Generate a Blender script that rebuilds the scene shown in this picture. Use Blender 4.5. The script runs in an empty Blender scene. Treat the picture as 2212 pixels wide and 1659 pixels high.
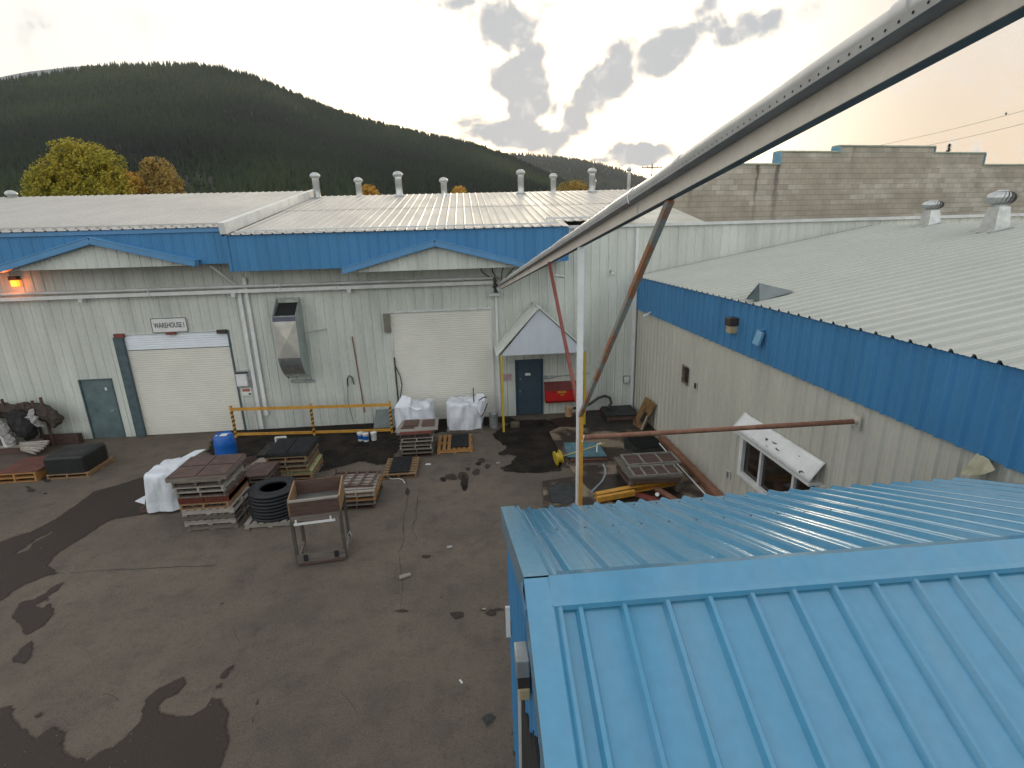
import bpy, math, random
import numpy as np
from mathutils import Vector, Matrix, noise as mnoise
R = math.radians
random.seed(7); rng = np.random.default_rng(7)
S = bpy.context.scene
COL = S.collection

# ------------------------------------------------------------------ camera
CAM = np.array([0.0, 0.0, 6.43])
FV, PITCH, ROLL, YAW = 1122.75, 0.280678, -0.0279301, 0.0797325    # focal length in units of a 2212-wide picture
def cam_axes():
    cz, sz = math.cos(YAW), math.sin(YAW)
    F = np.array([sz*math.cos(PITCH), cz*math.cos(PITCH), -math.sin(PITCH)])
    Rt = np.array([cz, -sz, 0.0]); U = np.cross(Rt, F)
    c, s = math.cos(ROLL), math.sin(ROLL)
    return F, c*Rt+s*U, -s*Rt+c*U
AF, AR, AU = cam_axes()
cd = bpy.data.cameras.new('camera'); cam = bpy.data.objects.new('camera', cd); COL.objects.link(cam)
cam.matrix_world = Matrix(((AR[0], AU[0], -AF[0], CAM[0]), (AR[1], AU[1], -AF[1], CAM[1]), (AR[2], AU[2], -AF[2], CAM[2]), (0, 0, 0, 1)))
cd.sensor_width = 36; cd.lens = FV/2212*36; cd.clip_start = 0.05; cd.clip_end = 20000
S.camera = cam
def ray(u, v): return AF*FV + AR*(u-1106) - AU*(v-829.5)
def at(u, v, ax, val):
    """survey helper: the world point seen at a photo position on the plane x, y or z = val"""
    r = ray(u, v); t = (val-CAM[ax])/r[ax]; return CAM+t*r
def gz(u, v, z=0.0): return at(u, v, 2, z)
def bc(c, x, y): return ((c[0]+x/c[2])*.8848, (c[1]+y/c[2])*.8848)

# ------------------------------------------------------------------ light and sky
SUN_EL, SUN_AZ = 9.0, 9.0        # degrees above the horizon, degrees right of +Y
S.view_settings.view_transform = 'Standard'; S.view_settings.look = 'None'
S.view_settings.exposure = 0.0; S.view_settings.gamma = 1.0
sd = bpy.data.lights.new('sun', 'SUN'); sun = bpy.data.objects.new('sun', sd); COL.objects.link(sun)
sd.energy = 1.2; sd.angle = R(10); sd.color = (1.0, 0.84, 0.62)
dv = Vector((math.sin(R(SUN_AZ))*math.cos(R(SUN_EL)), math.cos(R(SUN_AZ))*math.cos(R(SUN_EL)), math.sin(R(SUN_EL))))
sun.rotation_euler = dv.to_track_quat('Z', 'Y').to_euler()
sun.location = (0, 0, 60)
W = bpy.data.worlds.new('World'); S.world = W; W.use_nodes = True
def build_world():
    nt = W.node_tree; N = nt.nodes; L = nt.links; N.clear()
    def n(t, **k):
        x = N.new(t)
        for a, b in k.items(): setattr(x, a, b)
        return x
    def math_(op, a, b=None, c=None, clamp=False):
        m = n('ShaderNodeMath', operation=op, use_clamp=clamp)
        for i, q in enumerate((a, b, c)):
            if q is None: continue
            if isinstance(q, (int, float)): m.inputs[i].default_value = q
            else: L.new(q, m.inputs[i])
        return m.outputs[0]
    def mixc(f, a, b, bt='MIX'):
        m = n('ShaderNodeMix', data_type='RGBA', blend_type=bt)
        for i, q in ((0, f), (6, a), (7, b)):
            if isinstance(q, (int, float)): m.inputs[i].default_value = q
            elif isinstance(q, tuple): m.inputs[i].default_value = (*q, 1)
            else: L.new(q, m.inputs[i])
        return m.outputs[2]
    def sstep(x, a, b):
        m = n('ShaderNodeMapRange', interpolation_type='SMOOTHSTEP')
        L.new(x, m.inputs[0]); m.inputs[1].default_value = a; m.inputs[2].default_value = b
        return m.outputs[0]
    sky = n('ShaderNodeTexSky'); sky.sky_type = 'NISHITA'; sky.sun_disc = False
    sky.sun_elevation = R(SUN_EL); sky.sun_rotation = R(SUN_AZ); sky.air_density = 1.2; sky.dust_density = 3.0; sky.ozone_density = 1.5
    tc = n('ShaderNodeTexCoord'); sp = n('ShaderNodeSeparateXYZ'); L.new(tc.outputs['Generated'], sp.inputs[0])
    x, y, z = sp.outputs
    # thin bright overcast veil, thicker and brighter towards the sun
    sc = n('ShaderNodeVectorMath', operation='SCALE'); L.new(sky.outputs[0], sc.inputs[0]); sc.inputs['Scale'].default_value = 0.06
    dt = n('ShaderNodeVectorMath', operation='DOT_PRODUCT'); L.new(tc.outputs['Generated'], dt.inputs[0]); dt.inputs[1].default_value = tuple(dv)
    cosang = dt.outputs['Value']
    toward = sstep(cosang, 0.1, 0.85)
    glow = math_('POWER', math_('MAXIMUM', cosang, 0.0), 14.0)
    nz0 = n('ShaderNodeTexNoise'); nz0.inputs['Scale'].default_value = 3.0; nz0.inputs['Detail'].default_value = 5
    L.new(tc.outputs['Generated'], nz0.inputs['Vector'])
    veil = mixc(toward, (1.14, 1.15, 1.14), (1.00, 0.95, 0.85))
    veil = mixc(sstep(z, 0.35, 0.95), veil, (0.82, 0.84, 0.86))
    # low warm band to the right of the sun
    az = math_('DIVIDE', x, math_('MAXIMUM', y, 0.05))
    el = math_('DIVIDE', z, math_('MAXIMUM', y, 0.05))
    warm = math_('MULTIPLY', sstep(az, 0.35, 1.0), math_('SUBTRACT', 1.0, sstep(el, 0.05, 0.55)))
    warm = math_('MULTIPLY', warm, sstep(y, 0.0, 0.2))
    add = n('ShaderNodeVectorMath', operation='ADD'); L.new(sc.outputs[0], add.inputs[0]); L.new(veil, add.inputs[1])
    gl = n('ShaderNodeVectorMath', operation='SCALE'); gl.inputs[0].default_value = (1.5, 1.25, 0.80); L.new(glow, gl.inputs['Scale'])
    ad2 = n('ShaderNodeVectorMath', operation='ADD'); L.new(add.outputs[0], ad2.inputs[0]); L.new(gl.outputs[0], ad2.inputs[1])
    wc_ = mixc(sstep(el, 0.12, 0.5), (1.0, 0.76, 0.52), (0.84, 0.80, 0.74))
    wfac = math_('MULTIPLY', math_('MULTIPLY', sstep(az, 0.38, 0.95), math_('SUBTRACT', 1.0, sstep(el, 0.45, 1.1))), sstep(y, 0.0, 0.2))
    base = mixc(math_('MULTIPLY', wfac, 0.93), ad2.outputs[0], wc_)
    # cloud banks: soft ellipses on the sky, broken up by noise
    cv = n('ShaderNodeCombineXYZ'); L.new(az, cv.inputs[0]); L.new(el, cv.inputs[1])
    nz = n('ShaderNodeTexNoise'); nz.inputs['Scale'].default_value = 13; nz.inputs['Detail'].default_value = 9; nz.inputs['Roughness'].default_value = 0.55
    nz.inputs['Distortion'].default_value = 0.35
    L.new(cv.outputs[0], nz.inputs['Vector'])
    total = None
    blobs = CLOUDS
    for (u, v, ru, rv, ang, st) in blobs:
        r0 = ray(u, v); ca, ce = r0[0]/r0[1], r0[2]/r0[1]
        dx = math_('SUBTRACT', az, ca); dz = math_('SUBTRACT', el, ce)
        c, s = math.cos(R(ang)), math.sin(R(ang))
        a = math_('DIVIDE', math_('ADD', math_('MULTIPLY', dx, c), math_('MULTIPLY', dz, s)), ru/1123)
        b = math_('DIVIDE', math_('SUBTRACT', math_('MULTIPLY', dz, c), math_('MULTIPLY', dx, s)), rv/1123)
        d = math_('SQRT', math_('ADD', math_('MULTIPLY', a, a), math_('MULTIPLY', b, b)))
        m = math_('MULTIPLY', math_('SUBTRACT', 1.0, d), st*1.1)
        total = m if total is None else math_('MAXIMUM', total, m)
    total = math_('MAXIMUM', total, -0.6)
    dens = math_('ADD', total, math_('MULTIPLY', math_('SUBTRACT', nz.outputs['Fac'], 0.5), 4.6))
    mask = math_('MULTIPLY', sstep(dens, -0.55, 1.0), sstep(y, 0.05, 0.25))
    core = sstep(dens, 0.0, 1.0)
    n2 = n('ShaderNodeTexNoise'); n2.inputs['Scale'].default_value = 26; n2.inputs['Detail'].default_value = 7; n2.inputs['Roughness'].default_value = 0.6; L.new(cv.outputs[0], n2.inputs['Vector'])
    core = math_('MULTIPLY', core, math_('ADD', 0.45, sstep(n2.outputs['Fac'], 0.30, 0.62)), clamp=True)
    cc = mixc(core, (0.95, 0.91, 0.86), (0.50, 0.53, 0.57))
    out = mixc(math_('MULTIPLY', mask, 0.98), base, cc)
    bg = n('ShaderNodeBackground'); L.new(out, bg.inputs[0]); bg.inputs[1].default_value = 1.0
    o = n('ShaderNodeOutputWorld'); L.new(bg.outputs[0], o.inputs[0])
CLOUDS = [(1085, 50, 85, 75, 0, 1.7), (1125, 165, 110, 55, 10, 2.0), (1140, 225, 60, 50, 30, 1.9), (1165, 120, 55, 45, 30, 1.3), (1110, 290, 170, 42, -6, 1.9),
          (1310, 175, 125, 55, 32, 2.1), (1440, 110, 150, 48, 24, 2.1), (1600, 70, 170, 34, 18, 1.2), (1230, 255, 55, 50, 45, 1.5),
          (1385, 335, 90, 34, 0, 2.2), (1290, 345, 120, 16, 0, 0.9), (1500, 40, 90, 35, 30, 0.6), (1040, 5, 160, 16, 0, 0.8)]
build_world()

HAZE_D = 0.00006
# ------------------------------------------------------------------ materials
MATS = {}
def mat(name, col, rough=0.6, metal=0.0, var=0.15, scale=3.0, stretch=(1, 1, 1), bump=0.0, bscale=40.0, col2=None, spec=0.5, obj=False, coat=0.0, emit=None, fine=0.0, fscale=60.0, rnd=0.0, lo=0.35, hi=0.7):
    m = bpy.data.materials.new(name); m.use_nodes = True; nt = m.node_tree; N = nt.nodes; L = nt.links
    p = N['Principled BSDF']; p.inputs['Roughness'].default_value = rough; p.inputs['Metallic'].default_value = metal
    p.inputs['Specular IOR Level'].default_value = spec
    if coat: p.inputs['Coat Weight'].default_value = coat; p.inputs['Coat Roughness'].default_value = .14
    if obj:
        tc = N.new('ShaderNodeTexCoord'); src = tc.outputs['Object']
    else:
        tc = N.new('ShaderNodeNewGeometry'); src = tc.outputs['Position']
    mp = N.new('ShaderNodeMapping'); L.new(src, mp.inputs['Vector']); mp.inputs['Scale'].default_value = stretch
    nz = N.new('ShaderNodeTexNoise'); nz.inputs['Scale'].default_value = scale; nz.inputs['Detail'].default_value = 6; nz.inputs['Roughness'].default_value = 0.6
    L.new(mp.outputs[0], nz.inputs['Vector'])
    if obj and rnd:
        oi = N.new('ShaderNodeObjectInfo'); ad = N.new('ShaderNodeVectorMath'); ad.operation = 'ADD'
        L.new(src, ad.inputs[0]); sc2 = N.new('ShaderNodeVectorMath'); sc2.operation = 'SCALE'; L.new(oi.outputs['Location'], sc2.inputs[0]); sc2.inputs['Scale'].default_value = 3.7
        L.new(sc2.outputs[0], ad.inputs[1]); L.new(ad.outputs[0], mp.inputs['Vector'])
    mr = N.new('ShaderNodeMapRange'); L.new(nz.outputs['Fac'], mr.inputs[0]); mr.inputs[1].default_value = lo; mr.inputs[2].default_value = hi
    mx = N.new('ShaderNodeMix'); mx.data_type = 'RGBA'; L.new(mr.outputs[0], mx.inputs[0])
    c2 = col2 if col2 else tuple(max(0, c*(1-var*2)) for c in col)
    mx.inputs[6].default_value = (*col, 1); mx.inputs[7].default_value = (*c2, 1)
    out = mx.outputs[2]
    if fine:
        n2 = N.new('ShaderNodeTexNoise'); n2.inputs['Scale'].default_value = fscale; n2.inputs['Detail'].default_value = 4; L.new(src, n2.inputs['Vector'])
        m2 = N.new('ShaderNodeMapRange'); L.new(n2.outputs['Fac'], m2.inputs[0]); m2.inputs[1].default_value = 0.3; m2.inputs[2].default_value = 0.7
        m2.inputs[3].default_value = 1-fine; m2.inputs[4].default_value = 1+fine
        vm = N.new('ShaderNodeVectorMath'); vm.operation = 'SCALE'; L.new(out, vm.inputs[0]); L.new(m2.outputs[0], vm.inputs['Scale']); out = vm.outputs[0]
    if rnd:
        oi = N.new('ShaderNodeObjectInfo')
        m3 = N.new('ShaderNodeMapRange'); L.new(oi.outputs['Random'], m3.inputs[0]); m3.inputs[3].default_value = 1-rnd; m3.inputs[4].default_value = 1+rnd
        vm = N.new('ShaderNodeVectorMath'); vm.operation = 'SCALE'; L.new(out, vm.inputs[0]); L.new(m3.outputs[0], vm.inputs['Scale']); out = vm.outputs[0]
    L.new(out, p.inputs['Base Color'])
    mrr = N.new('ShaderNodeMapRange'); L.new(nz.outputs['Fac'], mrr.inputs[0]); mrr.inputs[1].default_value = 0.3; mrr.inputs[2].default_value = 0.7
    mrr.inputs[3].default_value = max(0.03, rough*0.85); mrr.inputs[4].default_value = min(1, rough*1.15); L.new(mrr.outputs[0], p.inputs['Roughness'])
    if bump:
        nb = N.new('ShaderNodeTexNoise'); nb.inputs['Scale'].default_value = bscale; nb.inputs['Detail'].default_value = 3; L.new(src, nb.inputs['Vector'])
        bp = N.new('ShaderNodeBump'); bp.inputs['Strength'].default_value = 1.0; bp.inputs['Distance'].default_value = bump
        L.new(nb.outputs['Fac'], bp.inputs['Height']); L.new(bp.outputs[0], p.inputs['Normal'])
    if emit:
        p.inputs['Emission Color'].default_value = (*emit[0], 1); p.inputs['Emission Strength'].default_value = emit[1]
    MATS[name] = m
    return m
WALL = mat('pale_painted_steel', (0.61, 0.63, 0.57), 0.45, var=0.13, scale=1.2, stretch=(1.5, 1.5, 0.25), fine=0.03, fscale=9)
CREAM = mat('cream_painted_steel', (0.54, 0.52, 0.445), 0.5, var=0.10, scale=1.0, stretch=(1.2, 1.2, 0.25), fine=0.03, fscale=9)
BLUE = mat('blue_painted_steel', (0.060, 0.215, 0.41), 0.45, spec=.3, var=0.08, scale=1.5, stretch=(1, 1, 0.4), fine=0.03, fscale=12)
BLUEB = mat('bright_blue_painted_steel', (0.068, 0.255, 0.405), 0.20, scale=2.2, stretch=(2.2, .45, .45), fine=0.05, fscale=14, col2=(0.098, 0.255, 0.39), spec=0.6, coat=.45, lo=.45, hi=.75, bump=0.002, bscale=2.6)
BLUET = mat('blue_trim', (0.085, 0.25, 0.46), 0.35, var=0.08, scale=2)
GALV = mat('zincalume_roof', (0.46, 0.445, 0.42), 0.42, metal=0.3, var=0.05, scale=0.9, stretch=(1, 0.35, 1), fine=0.04, fscale=5)
PALE = mat('pale_green_roof', (0.42, 0.43, 0.385), 0.40, var=0.04, scale=0.6, fine=0.03, fscale=6)
GALB = mat('galvanised_sheet', (0.55, 0.56, 0.55), 0.3, metal=0.75, var=0.15, scale=5, bump=0.001, bscale=15)
GALD = mat('dull_galvanised', (0.42, 0.44, 0.44), 0.42, metal=0.5, var=0.2, scale=6)
ALU = mat('white_flashing', (0.66, 0.67, 0.65), 0.4, var=0.12, scale=2)
WHITE = mat('white_paint', (0.74, 0.74, 0.72), 0.5, var=0.10, scale=3, fine=0.04)
DOORW = mat('roller_door_cream', (0.72, 0.70, 0.62), 0.5, var=0.06, scale=0.8)
DOORU = mat('roller_door_upper', (0.80, 0.84, 0.88), 0.5, var=0.06, scale=0.8)
TEAL = mat('grey_teal_door', (0.125, 0.18, 0.185), 0.45, var=0.2, scale=2.5, fine=0.05)
SLATE = mat('slate_blue_door', (0.045, 0.075, 0.10), 0.42, var=0.12, scale=3)
JAMB = mat('blue_grey_jamb', (0.075, 0.115, 0.13), 0.55, var=0.2, scale=5)
BEIGE = mat('beige_painted_beam', (0.78, 0.70, 0.60), 0.5, var=0.10, scale=2.2, stretch=(1, 0.4, 1), fine=0.05, fscale=25)
TRAY = mat('grey_tray_steel', (0.24, 0.235, 0.225), 0.5, var=0.15, scale=5)
PIPEM = mat('silver_pipe', (0.60, 0.59, 0.57), 0.35, metal=0.25, var=0.10, scale=4)
RUST = mat('rusty_steel', (0.17, 0.065, 0.035), 0.75, var=0.2, scale=7, col2=(0.25, 0.13, 0.08), fine=0.15, fscale=60)
RUSTB = mat('half_rusted_steel', (0.23, 0.22, 0.19), 0.6, scale=3.2, col2=(0.30, 0.12, 0.05), fine=0.12, fscale=50, lo=0.48, hi=0.55)
REDB = mat('red_brown_paint', (0.22, 0.055, 0.04), 0.6, var=0.15, scale=6, fine=0.08)
BLACK = mat('black_rubber', (0.014, 0.014, 0.016), 0.75, var=0.2, scale=8, fine=0.2)
DARK = mat('dark_void', (0.012, 0.012, 0.012), 0.8, var=0.1)
TYRE = mat('tyre_rubber', (0.010, 0.011, 0.014), 0.6, var=0.2, scale=6, bump=0.002, bscale=30)
YEL = mat('yellow_paint', (0.55, 0.39, 0.03), 0.45, var=0.12, scale=5)
ORG = mat('orange_yellow_paint', (0.60, 0.30, 0.045), 0.5, var=0.15, scale=6, fine=0.08)
REDM = mat('red_plastic', (0.50, 0.018, 0.018), 0.35, var=0.1, scale=4)
BARB = mat('blue_plastic', (0.012, 0.12, 0.45), 0.35, var=0.1, scale=4)
TARP = mat('white_tarp', (0.66, 0.69, 0.73), 0.5, var=0.08, scale=5, bump=0.01, bscale=6, obj=True)
BAGM = mat('white_woven_bag', (0.74, 0.76, 0.80), 0.55, var=0.08, scale=4, bump=0.012, bscale=5, obj=True)
BTARP = mat('black_tarp', (0.012, 0.013, 0.014), 0.5, var=0.2, scale=4, bump=0.008, bscale=6)
WGREY = mat('weathered_grey_wood', (0.17, 0.145, 0.12), 0.85, scale=4, stretch=(0.6, 8, 8), col2=(0.09, 0.072, 0.058), obj=True, rnd=0.25, fine=0.12)
WTAN = mat('tan_wood', (0.30, 0.19, 0.095), 0.8, scale=4, stretch=(0.6, 8, 8), col2=(0.19, 0.11, 0.055), obj=True, rnd=0.2, fine=0.12)
WORG = mat('orange_wood', (0.42, 0.22, 0.07), 0.75, scale=4, stretch=(0.6, 8, 8), col2=(0.30, 0.14, 0.045), obj=True, rnd=0.15, fine=0.1)
WBRN = mat('brown_wood', (0.105, 0.060, 0.046), 0.8, scale=4, stretch=(0.8, 6, 6), col2=(0.060, 0.035, 0.028), obj=True, rnd=0.2, fine=0.12)
WPALE = mat('pale_board', (0.34, 0.31, 0.27), 0.8, scale=4, stretch=(0.6, 8, 8), col2=(0.22, 0.19, 0.16), obj=True, rnd=0.15, fine=0.1)
PLYR = mat('red_brown_plywood', (0.15, 0.052, 0.038), 0.7, var=0.2, scale=3, fine=0.12)
PLYB = mat('brown_plywood', (0.105, 0.062, 0.05), 0.7, var=0.2, scale=3, fine=0.12)
RUSTR = mat('rusty_red_grate', (0.14, 0.03, 0.014), 0.7, var=0.3, scale=12, stretch=(6, 6, 1), fine=0.3, fscale=30)
FOAM = mat('yellow_foam', (0.38, 0.38, 0.20), 0.85, var=0.2, scale=9)
BURL = mat('brown_burlap', (0.060, 0.045, 0.036), 0.9, var=0.25, scale=6, fine=0.3, bump=0.01, bscale=20)
BURD = mat('dark_netting', (0.022, 0.020, 0.020), 0.9, var=0.3, scale=7, fine=0.3, bump=0.01, bscale=20)
RAG = mat('dirty_white_cloth', (0.36, 0.34, 0.33), 0.85, var=0.2, scale=7, bump=0.01, bscale=12)
GLASS = mat('dark_window_glass', (0.03, 0.024, 0.018), 0.06, var=0.3, scale=2.0, spec=0.8)
CHARC = mat('charcoal_metal', (0.05, 0.05, 0.052), 0.6, var=0.2)
CARD = mat('cardboard', (0.30, 0.26, 0.21), 0.8, var=0.15, scale=8)
LAMPL = mat('amber_lens', (0.45, 0.30, 0.12), 0.3, var=0.1)
LIT = mat('lit_amber_lamp', (1.0, 0.45, 0.1), 0.4, var=0.02, emit=((1.0, 0.20, 0.015), 3.4))
LENS = mat('cream_lens', (0.42, 0.34, 0.20), 0.4, var=0.1)
BRNP = mat('dark_brown_plastic', (0.045, 0.032, 0.028), 0.5, var=0.1)
ORGLINE = None

def block_material():
    m = bpy.data.materials.new('concrete_block'); m.use_nodes = True; nt = m.node_tree; N = nt.nodes; L = nt.links
    p = N['Principled BSDF']; p.inputs['Roughness'].default_value = 0.9
    tc = N.new('ShaderNodeTexCoord'); sp = N.new('ShaderNodeSeparateXYZ'); L.new(tc.outputs['Object'], sp.inputs[0])
    cb = N.new('ShaderNodeCombineXYZ'); L.new(sp.outputs[0], cb.inputs[0]); L.new(sp.outputs[2], cb.inputs[1])
    br = N.new('ShaderNodeTexBrick'); L.new(cb.outputs[0], br.inputs['Vector']); br.inputs['Scale'].default_value = 1.0
    br.inputs['Brick Width'].default_value = 0.42; br.inputs['Row Height'].default_value = 0.222; br.inputs['Mortar Size'].default_value = 0.008
    br.inputs['Color1'].default_value = (0.36, 0.32, 0.255, 1); br.inputs['Color2'].default_value = (0.38, 0.335, 0.265, 1); br.inputs['Mortar'].default_value = (0.31, 0.272, 0.212, 1)
    br.inputs['Bias'].default_value = -0.1; br.offset = 0.5
    b2 = N.new('ShaderNodeTexBrick'); L.new(cb.outputs[0], b2.inputs['Vector']); b2.inputs['Scale'].default_value = 1.0
    b2.inputs['Brick Width'].default_value = 0.42; b2.inputs['Row Height'].default_value = 0.222; b2.inputs['Mortar Size'].default_value = 0.004
    b2.inputs['Color1'].default_value = (0, 0, 0, 1); b2.inputs['Color2'].default_value = (1, 1, 1, 1); b2.inputs['Mortar'].default_value = (0, 0, 0, 1); b2.offset = 0.5
    # painted paler rows
    nz = N.new('ShaderNodeTexNoise'); nz.inputs['Scale'].default_value = 0.35; nz.inputs['Detail'].default_value = 2; mp = N.new('ShaderNodeMapping'); mp.inputs['Scale'].default_value = (0.5, 1, 3.0)
    L.new(tc.outputs['Object'], mp.inputs[0]); L.new(mp.outputs[0], nz.inputs['Vector'])
    mr = N.new('ShaderNodeMapRange'); L.new(nz.outputs['Fac'], mr.inputs[0]); mr.inputs[1].default_value = 0.47; mr.inputs[2].default_value = 0.56
    mu = N.new('ShaderNodeMath'); mu.operation = 'MULTIPLY'; L.new(mr.outputs[0], mu.inputs[0]); L.new(b2.outputs['Color'], mu.inputs[1])
    mx = N.new('ShaderNodeMix'); mx.data_type = 'RGBA'; L.new(mu.outputs[0], mx.inputs[0]); L.new(br.outputs['Color'], mx.inputs[6]); mx.inputs[7].default_value = (0.50, 0.46, 0.39, 1)
    prev = mx.outputs[2]
    # rust and water streaks running down from the coping
    for (x0, w, z0, z1, k) in ((4.05, 0.10, 6.2, 9.1, .8), (5.05, .16, 6.0, 9.5, .85), (.9, .14, 7.0, 8.9, .7), (8.9, .12, 8.6, 9.8, .3), (15.6, .12, 8.9, 9.5, .25)):
        sx = N.new('ShaderNodeMath'); sx.operation = 'SUBTRACT'; L.new(sp.outputs[0], sx.inputs[0]); sx.inputs[1].default_value = x0
        nn = N.new('ShaderNodeTexNoise'); nn.inputs['Scale'].default_value = 2.5; L.new(tc.outputs['Object'], nn.inputs['Vector'])
        ad = N.new('ShaderNodeMath'); ad.operation = 'MULTIPLY_ADD'; L.new(nn.outputs['Fac'], ad.inputs[0]); ad.inputs[1].default_value = 0.35; L.new(sx.outputs[0], ad.inputs[2])
        sb = N.new('ShaderNodeMath'); sb.operation = 'SUBTRACT'; L.new(ad.outputs[0], sb.inputs[0]); sb.inputs[1].default_value = 0.175
        ab = N.new('ShaderNodeMath'); ab.operation = 'ABSOLUTE'; L.new(sb.outputs[0], ab.inputs[0])
        m1 = N.new('ShaderNodeMapRange'); L.new(ab.outputs[0], m1.inputs[0]); m1.inputs[1].default_value = w; m1.inputs[2].default_value = w*0.3; m1.inputs[3].default_value = 0; m1.inputs[4].default_value = k
        m2 = N.new('ShaderNodeMapRange'); L.new(sp.outputs[2], m2.inputs[0]); m2.inputs[1].default_value = z0; m2.inputs[2].default_value = z1
        m4 = N.new('ShaderNodeMath'); m4.operation = 'MULTIPLY'; L.new(m1.outputs[0], m4.inputs[0]); L.new(m2.outputs[0], m4.inputs[1])
        x = N.new('ShaderNodeMix'); x.data_type = 'RGBA'; L.new(m4.outputs[0], x.inputs[0]); L.new(prev, x.inputs[6]); x.inputs[7].default_value = (0.045, 0.03, 0.022, 1); prev = x.outputs[2]
    n3 = N.new('ShaderNodeTexNoise'); n3.inputs['Scale'].default_value = 1.2; n3.inputs['Detail'].default_value = 5; L.new(tc.outputs['Object'], n3.inputs['Vector'])
    m5 = N.new('ShaderNodeMapRange'); L.new(n3.outputs['Fac'], m5.inputs[0]); m5.inputs[1].default_value = .3; m5.inputs[2].default_value = .7; m5.inputs[3].default_value = 0.82; m5.inputs[4].default_value = 1.12
    vm = N.new('ShaderNodeVectorMath'); vm.operation = 'SCALE'; L.new(prev, vm.inputs[0]); L.new(m5.outputs[0], vm.inputs['Scale'])
    L.new(vm.outputs[0], p.inputs['Base Color'])
    bp = N.new('ShaderNodeBump'); bp.inputs['Distance'].default_value = 0.01; L.new(br.outputs['Fac'], bp.inputs['Height']); bp.invert = True; L.new(bp.outputs[0], p.inputs['Normal'])
    return m

def asphalt_material():
    m = bpy.data.materials.new('asphalt'); m.use_nodes = True; nt = m.node_tree; N = nt.nodes; L = nt.links
    p = N['Principled BSDF']; p.inputs['Roughness'].default_value = 0.9; p.inputs['Specular IOR Level'].default_value = 0.2
    g = N.new('ShaderNodeNewGeometry')
    def noise(s, d=5, r=0.6):
        n = N.new('ShaderNodeTexNoise'); n.inputs['Scale'].default_value = s; n.inputs['Detail'].default_value = d; n.inputs['Roughness'].default_value = r; L.new(g.outputs['Position'], n.inputs['Vector']); return n.outputs['Fac']
    def mr(x, a, b, c=0, d=1):
        q = N.new('ShaderNodeMapRange'); L.new(x, q.inputs[0]); q.inputs[1].default_value = a; q.inputs[2].default_value = b; q.inputs[3].default_value = c; q.inputs[4].default_value = d; return q.outputs[0]
    def mix(f, a, b):
        q = N.new('ShaderNodeMix'); q.data_type = 'RGBA'; L.new(f, q.inputs[0])
        for i, k in ((6, a), (7, b)):
            if isinstance(k, tuple): q.inputs[i].default_value = (*k, 1)
            else: L.new(k, q.inputs[i])
        return q.outputs[2]
    c = mix(mr(noise(0.45, 6), .35, .65), (0.158, 0.129, 0.102), (0.112, 0.094, 0.075))
    c = mix(mr(noise(2.2, 6), .48, .70, 0, .6), c, (0.085, 0.073, 0.062))
    c = mix(mr(noise(9, 5, .7), .56, .72, 0, .6), c, (0.07, 0.060, 0.052))
    c = mix(mr(noise(1.1, 8, .7), .62, .70, 0, .5), c, (0.075, 0.060, 0.052))
    def mul(x, y):
        v = N.new('ShaderNodeVectorMath'); v.operation = 'SCALE'; L.new(x, v.inputs[0]); L.new(y, v.inputs['Scale']); return v.outputs[0]
    c = mul(c, mr(noise(85, 3, .8), .3, .7, .60, 1.45))
    c = mul(c, mr(noise(28, 3, .8), .3, .7, .88, 1.12))
    L.new(c, p.inputs['Base Color'])
    b = N.new('ShaderNodeBump'); b.inputs['Distance'].default_value = 0.012; L.new(noise(60, 4, .8), b.inputs['Height'])
    b2 = N.new('ShaderNodeBump'); b2.inputs['Distance'].default_value = 0.05; L.new(noise(3, 3), b2.inputs['Height']); L.new(b2.outputs[0], b.inputs['Normal'])
    L.new(b.outputs[0], p.inputs['Normal'])
    return m
ASPH = asphalt_material()
WET = mat('wet_asphalt', (0.038, 0.027, 0.021), 0.55, spec=.22, var=0.2, scale=1.5, fine=0.22, fscale=80, bump=0.008, bscale=60, col2=(0.046, 0.034, 0.028))
SOIL = mat('black_oily_soil', (0.010, 0.009, 0.008), 0.8, spec=.12, var=0.3, scale=1.6, fine=0.45, fscale=22, bump=0.03, bscale=14, col2=(0.042, 0.033, 0.027))
SLAB = mat('oil_stained_concrete', (0.030, 0.019, 0.013), 0.75, scale=0.85, col2=(0.21, 0.160, 0.11), fine=0.15, fscale=40, bump=0.004, bscale=30, lo=0.46, hi=0.56)
PATCH = mat('repair_patch', (0.035, 0.038, 0.038), 0.8, var=0.2, scale=6, fine=0.2)
SCRAP = mat('crack_filler', (0.02, 0.018, 0.016), 0.9, var=0.2)

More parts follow.
